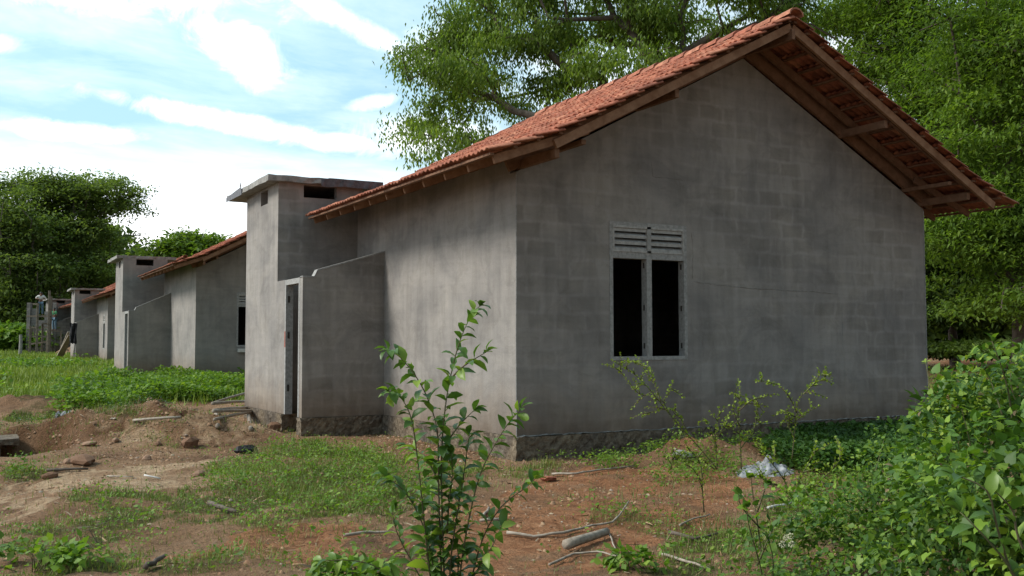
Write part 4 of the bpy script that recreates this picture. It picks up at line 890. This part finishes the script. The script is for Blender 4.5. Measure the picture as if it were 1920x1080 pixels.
bush('bush', 'tall creeper-grown bush with broad leaves at the right edge', [B_(1900, 760, 4.6, .34, .4, .30), B_(1880, 900, 4.4, .42, .5, .34), B_(1930, 1000, 4.0, .42, .45, .36), B_(1830, 820, 5.0, .32, .4, .24), B_(1850, 720, 5.2, .24, .3, .16), B_(1905, 690, 5.0, .26, .3, .14), B_(1800, 960, 4.8, .32, .4, .32), B_(1780, 1080, 4.4, .4, .4, .28), B_(1800, 770, 5.3, .20, .3, .14)], 9500, .044, 'heart', 'leaf_creep', None, .9, 22)
bush('bush', 'fine-leaved part of the tangle between the broad-leaved bush and the red ground', [B_(1700, 960, 5.2, .42, .5, .22), B_(1600, 1000, 5.3, .45, .5, .20), B_(1500, 1030, 5.4, .42, .5, .18), B_(1420, 1060, 5.3, .34, .4, .14), B_(1720, 880, 5.8, .35, .45, .20), B_(1640, 920, 6.0, .4, .4, .14), B_(1550, 940, 6.2, .35, .4, .11), B_(1720, 820, 6.3, .25, .4, .16), B_(1650, 1080, 4.8, .5, .5, .2), B_(1500, 1100, 4.8, .4, .4, .16)], 17000, .032, 'rhomb', 'leaf_creep', None, 1.4, 30, .5)
bush('bush', 'dark leafy clump low at the foot of the bushes', [B_(1790, 840, 6.6, .45, .5, .26), B_(1720, 900, 6.8, .4, .5, .14), B_(1860, 800, 6.8, .5, .5, .34)], 3600, .05, 'rhomb', 'leaf_dark2', None, 1.5, 20)
# broad pale leaves and runners coming out of the tangle
def sprig(label, specs, t, ls, gap=.07, kind='heart', mat='leaf_creep', nm='seedling', **k):
    return plant(nm, label, 'plant', [pxpath(p, t, .03) for p in specs], .005, .002, gap, ls, kind, mat, 'broad-leaved seedlings in the tangle', **dict(dict(start=.35, droop=.2), **k))
sprig('seedling with broad pale leaves, the leftmost over the red ground', [[(1440, 1150), (1425, 1060), (1405, 990), (1400, 950)], [(1440, 1150), (1450, 1060), (1440, 1010)], [(1420, 1060), (1445, 1000), (1452, 985)]], 4.7, .075)
sprig('seedling with bright leaves standing before the pale cement lump', [[(1430, 1060), (1420, 980), (1412, 930), (1408, 895)], [(1425, 990), (1390, 950), (1385, 925)], [(1420, 960), (1435, 915), (1440, 905)]], 5.6, .08)
sprig('creeper shoot with a curling tip rising highest beside the wall corner', [[(1800, 900), (1770, 830), (1748, 770), (1742, 720), (1736, 680)], [(1790, 860), (1760, 800), (1740, 790)], [(1800, 880), (1770, 860), (1730, 850)]], 5.6, .055, .05, 'oval', 'leaf_yellow')
sprig('arching shoot with long bright leaves at the lower right corner', [[(1960, 1180), (1900, 1080), (1870, 990), (1850, 920), (1790, 890)], [(1940, 1150), (1890, 1060), (1840, 1000), (1800, 960)], [(1960, 1120), (1910, 1010), (1900, 960), (1870, 925)]], 3.1, .10, .05, 'oval', 'leaf_shrub')
sprig('tall thin shoots with long drooping leaves at the top of the right bush', [[(1900, 800), (1890, 730), (1875, 680), (1860, 640)], [(1880, 780), (1860, 720), (1840, 680)], [(1940, 780), (1925, 700), (1912, 655)], [(1930, 790), (1900, 740), (1895, 700)]], 4.6, .09, .05, 'oval', 'leaf_creep', droop=.4)
for lb, px, py, t, sc in (('leafy weed clump in the lower left corner', 60, 1040, 6.0, 1.0), ('leafy weed clump at the bottom edge left of the sapling', 650, 1090, 5.4, .8), ('low weed clump at the bottom left third', 190, 1010, 6.6, .6), ('leafy weed clump at the bottom edge right of the middle', 1215, 1075, 5.8, .8)):
    bush('weed_clump', lb, [B_(px, py, t, .30 * sc, .34 * sc, .13 * sc), B_(px + 60 * sc, py + 12, t, .24 * sc, .3 * sc, .09 * sc), B_(px - 50 * sc, py + 20, t, .22 * sc, .3 * sc, .09 * sc)], int(900 * sc), .05, 'rhomb', 'leaf_weed', 'leafy weed clumps on the foreground ground', 1.4, 12, .5, 'weed')
# cream flower heads in the tangle
fl = empty('flower_head', ray(1470, 1015, 4.95)); tag(fl, 'cream white flower heads among the leaves at the lower right', 'flower')
for i in range(4):
    mb = MB(); c = Vector((RNG.normal() * .04, RNG.normal() * .05, RNG.normal() * .02))
    for j in range(26):
        d = rand_dirs(1)[0]; q = c + Vector(d) * .012; mb.tube([q, q + Vector(d) * .006], [.0028, .0016], 4)
    mb.build('blossom', M['cream'], fl)
# ------------------------------------------------------------------ debris on the ground
def rock_mesh(name, mat, seed, rough=.22, sub=2):
    import bmesh
    bm = bmesh.new(); bmesh.ops.create_icosphere(bm, subdivisions=sub, radius=1); rr = random.Random(seed); ph = [rr.uniform(0, 9) for _ in range(6)]
    for v in bm.verts:
        c = v.co; k = 1 + rough * (math.sin(c.x * 3 + ph[0]) + math.sin(c.y * 3.3 + ph[1]) + math.sin(c.z * 4 + ph[2])) * .5 + rr.uniform(-.06, .06); v.co = Vector((c.x, c.y, c.z)) * k
    me = bpy.data.meshes.new(name); bm.to_mesh(me); bm.free(); me.materials.append(M[mat]); return me
RM = [rock_mesh('stone', 'stone', i) for i in range(4)]; CM = [rock_mesh('clod', 'clod', 20 + i, .3) for i in range(3)]
def rock(px, py, s, label, mat=None, cat='stone', name='stone', fl=.65, rot=None):
    me = random.choice(RM if name == 'stone' else CM)
    if mat: me = rock_mesh(name, mat, int(px), .3)
    p = gp(px, py); o = bpy.data.objects.new(name, me); COL.objects.link(o); o.location = (p[0], p[1], p[2] + s * .22); o.scale = (s, s * .75, s * fl); o.rotation_euler = (0, .1, rot if rot is not None else random.uniform(0, 6)); return tag(o, label, cat)
rock(296, 806 + 0, .06, 'round brown clod alone on the pale sandy path', None, 'clod', 'clod', .8)
rock(516, 806, .11, 'dark earth lump leaning on the foot of the tower', None, 'clod', 'clod', .8)
rock(217, 828, .06, 'small white stone on top of the left spoil heap'); rock(166, 836, .10, 'flat grey stone on the upper side of the left spoil heap', None, 'stone', 'stone', .4)
rock(128, 868, .06, 'white stone at the lower left side of the spoil heap'); rock(373, 893, .07, 'pale stone on the sandy ground before the right end of the spoil heap')
rock(93, 897, .08, 'brown clod on the ground below the left heap', None, 'clod', 'clod', .6); rock(276, 862, .06, 'small pale stone on the middle of the spoil heap')
rock(640, 808, .20, 'flat grey block lying at the foot of the yard wall plinth', 'slab', 'block', 'block_fragment', .35, .1)
rock(1283, 866, .14, 'grey broken block at the left foot of the red earth heap', 'slab', 'block', 'block_fragment', .5, .6)
rock(1028, 902, .10, 'broken orange tile piece on the red ground before the house corner', 'tile', 'tile piece', 'tile_fragment', .3, .5)
rock(1170, 862, .04, 'small rusty stone near the plinth below the window'); rock(905, 835, .09, 'stone half buried at the foot of the long wall')
rock(155, 872, .17, 'brown broken lump on the lower face of the left spoil heap', None, 'clod', 'clod', .4)
rock(355, 838, .13, 'dark red clod on the right crest of the spoil heap', None, 'clod', 'clod', .7)
# black plastic bag
rb = rock(462, 850, .12, 'crumpled black plastic bag in the grass left of the middle', 'black', 'bag', 'plastic_bag', .75, .2)
# crumpled sack on the heap
mb = MB(); V = []; 
for i in range(9):
    for j in range(7): V.append((i * .04 - .16, j * .035 - .1, .05 * math.sin(i * 1.7 + j) + .03 * math.sin(j * 2.3) + .05 + random.uniform(-.01, .01)))
mb.add(V, [(i * 7 + j, (i + 1) * 7 + j, (i + 1) * 7 + j + 1, i * 7 + j + 1) for i in range(8) for j in range(6)])
o = mb.build('cement_sack', M['pale']); p = gp(128, 806); o.location = (p[0], p[1], p[2] + .01); o.scale = (1.1, 1, 1.3); tag(o, 'crumpled pale cement sack on the crest of the left spoil heap', 'sack')
md = o.modifiers.new('thickness', 'SOLIDIFY'); md.thickness = .008
# pale cement lump on the red heap
def lump(name, px, py, sx, sy, sz, mat, label, cat, seed, dz=0):
    n = 34; X, Y = np.meshgrid(np.linspace(-1, 1, n), np.linspace(-1, 1, n)); r = np.hypot(X, Y); Z = np.maximum(0, 1 - r ** 1.6) * (1 + 1.2 * noise(X + seed, Y, 2.2, seed) + .8 * noise(X, Y + seed, 6, seed + 1)) + .25 * noise(X, Y, 11, seed + 2) - .12
    p = gp(px, py); gx = p[0] + X * sx; gy = p[1] + Y * sy; zz = G(gx, gy) - p[2] + Z * sz; V = np.stack([X * sx, Y * sy, zz], -1).reshape(-1, 3); i = np.arange(n * n).reshape(n, n)
    o = npmesh(name, V, np.stack([i[:-1, :-1], i[:-1, 1:], i[1:, 1:], i[1:, :-1]], -1).reshape(-1, 4), M[mat], None, False); o.location = (p[0], p[1], p[2] + dz); return tag(o, label, cat)
lump('cement_lump', 1436, 888, .36, .24, .15, 'pale', 'hardened pale grey cement lump on the red earth heap', 'cement', 3)
# sticks, branches and the log
def stick(pts, r0, r1, label, cat='stick', name='stick', mat='pole', lift=.012, group=None):
    P = []
    for q in pts:
        g = gp(q[0], q[1]); P.append(Vector((g[0], g[1], g[2] + lift + r0 + (q[2] if len(q) > 2 else 0))))
    Q = [P[0]]
    for a, b in zip(P, P[1:]):
        for u in (.33, .66, 1): Q.append(a.lerp(b, u) + Vector((random.uniform(-1, 1), random.uniform(-1, 1), random.uniform(-.3, .6))) * r0 * (.25 if r0 > .025 else .6))
    n = len(Q); o0 = Q[0].copy(); o = MB().tube([q - o0 for q in Q], [(r0 + (r1 - r0) * i / (n - 1)) * random.uniform(*((.98, 1.02) if r0 > .025 else (.93, 1.07))) for i in range(n)], 7).build(name, M[mat], None, True); o.location = o0; return tag(o, label, cat, group)
lg = stick([(1062, 1035), (1140, 1010)], .036, .026, 'short thick pale log on the red ground right of the sapling', 'log', 'log')
stick([(950, 1005), (1000, 1012), (1055, 1006), (1110, 992), (1150, 985), (1178, 958, .05)], .012, .006, 'long crooked grey branch just above the log', 'branch', 'branch')
stick([(1035, 893), (1080, 892), (1120, 886), (1190, 878)], .012, .007, 'long thin branch lying before the corner of the house', 'branch', 'branch')
stick([(900, 982), (945, 980)], .012, .010, 'short white stick right of the sapling stems')
stick([(905, 975), (918, 958)], .012, .010, 'short brown stick end pointing up beside the white stick')
stick([(1030, 1065), (1075, 1045), (1120, 1040), (1160, 1050)], .009, .005, 'thin curved twig below the log')
stick([(1140, 1000), (1150, 1025), (1158, 1050)], .007, .004, 'forked thin twig crossing the right end of the log')
stick([(1275, 990), (1300, 978), (1330, 970)], .009, .005, 'pale twig on red ground by the right tangle')
stick([(1255, 1005), (1300, 1018), (1345, 1008)], .014, .008, 'curved dark branch at the edge of the right tangle', 'branch', 'branch', 'bark')
stick([(1240, 1045), (1290, 1060), (1330, 1075)], .010, .006, 'pale twig near the bottom edge right of the middle')
stick([(392, 950), (420, 960), (442, 968)], .020, .014, 'dark broken stick lying on the grass left of the sapling', 'stick', 'stick', 'bark')
stick([(272, 1074), (295, 1062), (312, 1052)], .018, .012, 'dark chip of wood at the bottom edge on the left', 'stick', 'stick', 'bark')
stick([(645, 1010), (690, 1005), (735, 1003)], .012, .008, 'pale stick left of the sapling foot')
stick([(270, 895), (300, 902)], .010, .008, 'short white stick on the sandy flat', 'stick', 'stick', 'white')
stick([(88, 886), (165, 884)], .016, .012, 'long dark stick at the foot of the left spoil heap', 'stick', 'stick', 'bark')
stick([(250, 786), (340, 789)], .020, .018, 'brown pole lying across the sandy path', 'pole', 'pole')
stick([(200, 897), (250, 898)], .010, .006, 'thin twig in the middle of the sandy flat')
stick([(1440, 958), (1480, 950), (1505, 930)], .012, .008, 'bleached stick half hidden in the right tangle', 'stick', 'stick', 'white')
# stack of formwork poles beside the tower
pb = gp(435, 797); pole_group = 'weathered poles stacked beside the tower'
def pole(a, b, r, label, dz0, dz1):
    A = gp(*a); B = gp(*b); A[2] += dz0; B[2] += dz1; A = Vector(A); B = Vector(B); r *= .72; o = MB().tube([Vector((0, 0, 0)), (B - A) * .5 + Vector((0, 0, .008)), B - A], [r, r * .92, r * .95], 8).build('wooden_pole', M['pole'], None, True); o.location = A; return tag(o, label, 'pole', pole_group)
pole((408, 806), (404, 775), .045, 'left bearer pole under the pole stack', .05, .05); pole((470, 800), (462, 765), .045, 'right bearer pole under the pole stack', .05, .08)
for i, (a, b, z0, z1) in enumerate((((402, 806), (472, 790), .14, .16), ((400, 797), (472, 789), .14, .17), ((400, 790), (470, 783), .15, .18), ((398, 784), (466, 774), .16, .22), ((402, 775), (460, 765), .2, .3))):
    pole(a, b, .034, ['front pole of the stack beside the tower', 'second pole from the front of the stack', 'middle pole of the stack beside the tower', 'fourth pole from the front, lying on the stack', 'rear pole of the stack, nearest the tower wall'][i], z0, z1)
# concrete slab over the pit at the left edge
q0 = ray(2, 850, 13.6); r = empty('pit_cover', (q0[0], q0[1], -.52)); tag(r, 'thick concrete slab resting on blocks over the pit at the left edge', 'slab')
ox = Vector(r.location)
rough_block('slab', (-.75, -.3, .24), (.20, .45, .33), M['plinth'], r, .014, .09, 5); rough_block('support_block', (-.6, -.2, -.25), (-.02, .0, .24), M['plinth'], r, .02, .09, 6); rough_block('support_block', (-.2, .25, -.25), (.08, .4, .24), M['plinth'], r, .02, .09, 7)
# loose gravel, clods and fallen leaves: nobody could count them
def litter(name, n, size, mat, fn, flat=.5, kind=None):
    x, y = scatter(n, -7, 8.5, -7.6, 9.5, fn); k = len(x); s = size * RNG.uniform(.35, 1.0, k) ** 1.3 * (1 + .05 * np.hypot(x - CAM[0], y - CAM[1]))
    if kind:
        P = np.stack([x, y, G(x, y) + .008], -1); a = RNG.uniform(0, 6.28, k); D = np.stack([np.cos(a), np.sin(a), RNG.normal(size=k) * .25], -1); V, T = place(kind, P, D, np.array([[0, 0, 1.]]) + RNG.normal(size=(k, 3)) * .5, s * 2, 1.0 if kind != 'blade' else .12)
        return tag(npmesh(name, V, T, M[mat]), kind='stuff')
    t = (1 + 5 ** .5) / 2; ico = unit(np.array([(1, 1, 1), (1, -1, -1), (-1, 1, -1), (-1, -1, 1), (0, 0, 1.3), (0, 1.2, -.2), (1.2, 0, -.2), (-1.2, 0, .2), (0, -1.2, 0)], float))
    V0 = np.array([(1, 0, 0), (.4, .9, 0), (-.6, .8, 0), (-1, -.1, 0), (-.4, -.9, 0), (.6, -.8, 0), (.35, .2, .9), (-.4, .1, .8), (0, -.4, .75)], float)
    T0 = np.array([(0, 1, 6), (1, 2, 6), (2, 7, 6), (2, 3, 7), (3, 4, 7), (4, 8, 7), (4, 5, 8), (5, 0, 8), (0, 6, 8), (6, 7, 8)])
    a = RNG.uniform(0, 6.28, k); c, sn = np.cos(a), np.sin(a); Q = V0[None] * (1 + RNG.normal(size=(k, 9, 1)) * .16) * s[:, None, None]; X = Q[..., 0] * c[:, None] - Q[..., 1] * sn[:, None] * .8; Y = Q[..., 0] * sn[:, None] + Q[..., 1] * c[:, None] * .8; Z = Q[..., 2] * flat
    V = np.stack([X + x[:, None], Y + y[:, None], Z + (G(x, y) - .15 * s)[:, None]], -1).reshape(-1, 3); T = (T0[None] + (np.arange(k) * 9)[:, None, None]).reshape(-1, 3)
    return tag(npmesh(name, V, T, M[mat]), kind='stuff')
bare = lambda x, y: np.clip(.25 + 1.1 * noise(x, y, 1.1, 81) + .8 * noise(x, y, 3.7, 82), 0, 1)
edge = lambda x, y: np.clip(smooth(.9, .0, np.maximum(np.maximum(-x - .1, x - 7), np.maximum(-y - .1, y - 7))) + smooth(.7, .1, np.abs(np.hypot((x + 3) / 1.6, (y - 4.6)) - .6)), 0, 1)
litter('gravel', 60000, .009, 'stone', lambda x, y: bare(x, y) * .5, .7); litter('gravel', 6000, .020, 'stone', lambda x, y: bare(x, y) * .35 + edge(x, y) * .8, .7)
litter('earth_clods', 26000, .022, 'clod', lambda x, y: bare(x, y) * .6 + edge(x, y) * .6, .8)
litter('leaf_litter', 26000, .016, 'litter', lambda x, y: np.clip(.2 + 1.4 * noise(x, y, .9, 83), 0, 1), .1, 'rhomb')
litter('twig_litter', 16000, .045, 'litter', lambda x, y: np.clip(.1 + 1.5 * noise(x, y, .8, 84) + .5 * (np.hypot(x + 2, y + 4.4) < 1.3), 0, 1), .1, 'blade')
# dry straw and wiry stalks in the foreground grass
x, y = scatter(26000, -7, 8, -7.4, 9, lambda x, y: np.clip(near_density(x, y) * .5 + .03 + .25 * (noise(x, y, 1.2, 85) > .2), 0, 1))
tag(grass('dry_grass', x, y, .12, .004, 'straw', .9), kind='stuff')
# ------------------------------------------------------------------ far building site
TF = 64.5
def FP(px, py, t=TF): return Vector(ray(px, py, t))
def gz(v): return Vector((v[0], v[1], float(G(v[0], v[1]))))
sc = empty('scaffold', gz(FP(75, 650))); tag(sc, 'rough pole scaffold with a plank deck beside the farthest house', 'scaffold'); so_ = sc.location.copy()
def sp_(name, a, b, w=.09, h=.09): return MB().beam(a - so_, b - so_, w, h).build(name, M['scaffold_pole'], sc)
for px, y0, t in ((57, 611, TF), (57, 611, TF + 1.5), (71, 568, TF), (80, 607, TF + 1.2), (93, 545, TF), (96, 556, TF + 1.6)):
    a = FP(px, y0, t); b = gz(a); sp_('post', b, a, .13, .13)
for (x0, y0, x1, y1, t) in ((50, 593, 97, 593, TF), (55, 614, 72, 614, TF), (55, 631, 92, 631, TF), (82, 614, 94, 614, TF), (55, 631, 82, 631, TF + 1.3), (62, 570, 73, 570, TF), (80, 607, 92, 607, TF + .6), (57, 645, 95, 640, TF + .8)): sp_('ledger', FP(x0, y0, t), FP(x1, y1, t), .10, .10)
for k in range(4): sp_('plank', FP(51, 592, TF + .15 + k * .3), FP(98, 592, TF + .15 + k * .3), .26, .05)
for x0 in (60, 64, 68): sp_('rung', FP(x0, 614), FP(x0, 631), .05, .05)
for i, (a, b, lb) in enumerate((((107, 662), (132, 628), 'leaning plank at the back of the three by the third tower'), ((109, 662), (131, 622), 'middle one of three planks leaning on the third tower'), ((113, 662), (134, 624), 'front plank leaning on the third tower'))):
    A = gz(FP(a[0], a[1], 55)); Bq = FP(b[0], b[1], 52.5); o = MB().beam(Vector((0, 0, 0)), Bq - A, .22, .05).build('plank', M['pole']); o.location = A; tag(o, lb, 'plank', 'planks leaning by the third tower')
o = MB().tube([Vector((0, 0, 0)), Vector((.02, 0, .9)), Vector((0, .02, 1.3))], [.10, .09, .08], 8).build('marker_post', M['slab']); o.location = gz(FP(38, 655, 58)); tag(o, 'stubby pale post in the grass left of the scaffold', 'post')
# black cloth on the jamb of the third yard wall
A = FP(138, 606, 47.5); mb = MB(); V = []
for i in range(7):
    for j in range(9): V.append(((i - 3) * .065 * (1 - .04 * j) , .05 * math.sin(i * 1.6 + j * .5), -j * .12 + .03 * math.sin(i * 2)))
mb.add(V, [(i * 9 + j, (i + 1) * 9 + j, (i + 1) * 9 + j + 1, i * 9 + j + 1) for i in range(6) for j in range(8)]); o = mb.build('hanging_cloth', M['black']); o.location = A; o.rotation_euler = (0, 0, -YAW); md = o.modifiers.new('thickness', 'SOLIDIFY'); md.thickness = .03
tag(o, 'black cloth hanging from the front edge of the third yard wall', 'cloth')
# raw block walls going up behind the scaffold
uw = empty('unfinished_house', gz(FP(75, 650, TF + 4))); tag(uw, 'raw dark block walls of a started house behind the scaffold', 'house'); ou = uw.location.copy(); rt = Vector((math.cos(YAW), -math.sin(YAW), 0)); fwv = Vector((math.sin(YAW), math.cos(YAW), 0))
for k, (a, b, z) in enumerate(((-.75, -.25, 3.1), (-.25, .25, 2.3), (.25, .95, 2.9))):
    mb = MB(); p = rt * a; q = rt * b; V = [(v.x, v.y, zz) for zz in (-.1, z) for v in (p, q, q + fwv * .2, p + fwv * .2)]
    mb.add(V, [(0, 3, 2, 1), (4, 5, 6, 7), (0, 1, 5, 4), (1, 2, 6, 5), (2, 3, 7, 6), (3, 0, 4, 7)]); mb.build('block_panel', M['block'], uw)
for dx_ in (-.8, .98):
    mb = MB(); p = rt * dx_ - fwv * .1; V = [(v.x, v.y, zz) for zz in (-.1, 3.5) for v in (p - rt * .12, p + rt * .12, p + rt * .12 + fwv * .3, p - rt * .12 + fwv * .3)]
    mb.add(V, [(0, 3, 2, 1), (4, 5, 6, 7), (0, 1, 5, 4), (1, 2, 6, 5), (2, 3, 7, 6), (3, 0, 4, 7)]); mb.build('column', M['block'], uw)
# rubble and planks at the foot of the scaffold
for px, py, s, lb in ((60, 655, .30, 'pile of earth at the left foot of the scaffold'), (80, 655, .28, 'brown rubble pile under the scaffold'), (128, 663, .34, 'orange sand pile at the foot of the third tower')):
    lump('rubble_pile', px, py + 4, s * 3, s * 2, s * 1.3, 'clod', lb, 'pile', px)
# workers
def person(base, h, face, label, arms, shirt, trousers, lean=0):
    root = empty('person', base, face); tag(root, label, 'person'); k = h / 1.7
    J = dict(pel=(0, 0, .93), wai=(0, lean * .3, 1.08), che=(0, lean * .7, 1.30), nec=(0, lean, 1.47), hea=(0, lean * 1.1, 1.57), top=(0, lean * 1.1, 1.68))
    for s, n in ((-1, 'l'), (1, 'r')):
        J['hip' + n] = (s * .10, 0, .90); J['kne' + n] = (s * .12, -.03, .49); J['ank' + n] = (s * .13, 0, .08); J['toe' + n] = (s * .14, -.15, .03); J['sho' + n] = (s * .19, lean, 1.42)
        e, w = arms[n]; J['elb' + n] = e; J['wri' + n] = w; J['han' + n] = tuple(np.array(w) + .10 * unit(np.array(w) - np.array(e)))
    def skin(name, bones, R, mat):
        ks = []; 
        for a, b in bones:
            for q in (a, b):
                if q not in ks: ks.append(q)
        me = bpy.data.meshes.new(name); me.from_pydata([tuple(np.array(J[q]) * k) for q in ks], [(ks.index(a), ks.index(b)) for a, b in bones], []); me.materials.append(M[mat]); o = bpy.data.objects.new(name, me); COL.objects.link(o); o.parent = root
        sk = o.modifiers.new('skin', 'SKIN'); sk.use_smooth_shade = True
        for i, q in enumerate(ks):
            sv = me.skin_vertices[0].data[i]; r = R[q] * k; sv.radius = (r, r * (.75 if q in ('che', 'pel', 'wai') else 1)); sv.use_root = (i == 0)
        sb = o.modifiers.new('sub', 'SUBSURF'); sb.levels = 1; sb.render_levels = 1; return o
    R = dict(pel=.13, wai=.12, che=.15, nec=.055, hea=.10, top=.075)
    for n in 'lr': R.update({'hip' + n: .085, 'kne' + n: .058, 'ank' + n: .04, 'toe' + n: .035, 'sho' + n: .06, 'elb' + n: .042, 'wri' + n: .028, 'han' + n: .035})
    bones = [('pel', 'wai'), ('wai', 'che'), ('che', 'nec'), ('nec', 'hea'), ('hea', 'top')]
    for n in 'lr': bones += [('pel', 'hip' + n), ('hip' + n, 'kne' + n), ('kne' + n, 'ank' + n), ('ank' + n, 'toe' + n), ('che', 'sho' + n), ('sho' + n, 'elb' + n), ('elb' + n, 'wri' + n), ('wri' + n, 'han' + n)]
    skin('body', bones, R, 'skin')
    R2 = {q: v * 1.22 + .008 for q, v in R.items()}
    b2 = [('wai', 'che')]; 
    for n in 'lr': b2 += [('che', 'sho' + n), ('sho' + n, 'elb' + n)]
    skin('shirt', b2, R2, shirt); b3 = []
    for n in 'lr': b3 += [('pel', 'hip' + n), ('hip' + n, 'kne' + n), ('kne' + n, 'ank' + n)]
    skin('trousers', b3, R2, trousers)
    hm = MB(); 
    for i in range(5):
        for j in range(10): a = i * math.pi / 8; t = j * math.pi / 5; hm.v.append((math.cos(t) * .105 * math.cos(a) * k, (lean * 1.1 + .02 + math.sin(t) * .12 * math.cos(a)) * k, (1.62 + .12 * math.sin(a)) * k))
    hm.f = [(i * 10 + j, i * 10 + (j + 1) % 10, (i + 1) * 10 + (j + 1) % 10, (i + 1) * 10 + j) for i in range(4) for j in range(10)]; hm.build('hair', M['hair'], root, True)
    return root
dk = FP(76, 591.3, TF + .5)
person(tuple(dk), 1.5, -YAW + .4, 'worker in white shirt and pale blue jeans standing on the scaffold deck', {'l': ((-.36, -.05, 1.22), (-.16, -.22, 1.20)), 'r': ((.36, -.02, 1.20), (.14, -.2, 1.17))}, 'white', 'jeans', .0)
q_ = FP(102, 620, TF + 2.2)
tr = empty('work_trestle', gz(q_)); tag(tr, 'low trestle platform behind the unplastered yard wall, under the worker in green', 'trestle'); hq = q_.z - tr.location.z
MB().box((-.5, -.3, hq - .06), (.5, .3, hq)).build('plank_top', M['pole'], tr)
for sx in (-.4, .4):
    for sy in (-.24, .24): MB().beam(Vector((sx * 1.1, sy * 1.15, -.05)), Vector((sx, sy, hq - .06)), .06, .06, (0, 1, 0)).build('leg', M['pole'], tr)
person(tuple(q_), 1.5, -YAW - .3, 'worker in a green shirt behind the unplastered yard wall', {'l': ((-.26, -.12, 1.2), (-.22, -.3, 1.08)), 'r': ((.26, -.1, 1.2), (.3, -.32, 1.15))}, 'green', 'jeans', -.05)
# stub of a sill board on the second house
MB().box((1.20, -.12, .66), (2.0, -.003, .76)).build('sill_board', M['white'], h2)

# weeds growing over the red earth heap and along the plinth
x, y = scatter(4500, .2, 3.6, -2.6, -.2, lambda x, y: np.clip(.15 + 1.6 * noise(x, y, 2.2, 91), 0, 1) * .5)
tag(weeds('low_weeds', x, y, 12, .14, .09, .030, 'leaf_weed'), kind='stuff')
x, y = scatter(5000, -5.6, -1.2, 3.0, 7.0, lambda x, y: (np.clip(.2 + 1.8 * noise(x, y, 1.7, 92), 0, 1) * bump(x, y, -3.6, 5.3, 1.6, .8, -.45, 1.3)))
tag(grass('dry_grass', x, y, .16, .006, 'straw', 1.2), kind='stuff')
x, y = scatter(2500, -5.6, -1.2, 3.0, 7.0, lambda x, y: (np.clip(.1 + 1.8 * noise(x, y, 1.5, 93), 0, 1) * bump(x, y, -3.5, 5.5, 1.5, .7, -.45, 1.3)))
tag(weeds('low_weeds', x, y, 10, .12, .09, .028, 'leaf_dark2'), kind='stuff')

# small bright leaves and dead leaves mixed through the tall bush
tb_ = [o for o in COL.objects if o.get('label', '').startswith('tall creeper-grown')][0]; org = np.array(tb_.location)
for nm, n, ls, mt, kd in (('young_leaves', 5200, .026, 'leaf_yellow', 'rhomb'), ('dead_leaves', 160, .04, 'straw', 'oval'), ('dark_leaves', 5200, .036, 'leaf_dark2', 'rhomb')):
    P = blob_points([B_(1900, 760, 4.6, .34, .4, .30), B_(1880, 900, 4.4, .42, .5, .34), B_(1830, 820, 5.0, .32, .4, .24), B_(1850, 720, 5.2, .24, .3, .15), B_(1800, 960, 4.8, .32, .4, .30), B_(1780, 1060, 4.4, .4, .4, .26), B_(1700, 900, 5.5, .35, .4, .2), B_(1600, 980, 5.4, .4, .4, .16)], n, .5)
    k = noise(P[:, 0] - P[:, 2], P[:, 1] + P[:, 2], 4, 74 + len(nm)) > .05; P = P[k]; P = P[P[:, 2] > G(P[:, 0], P[:, 1]) + .03]
    V, T = place(kd, P, rand_dirs(len(P)) + [0, 0, -.2], rand_dirs(len(P)) * .5 + [0, 0, 1.], ls * RNG.uniform(.6, 1.4, len(P)), 1.1); npmesh(nm, V - org, T, M[mt], tb_)
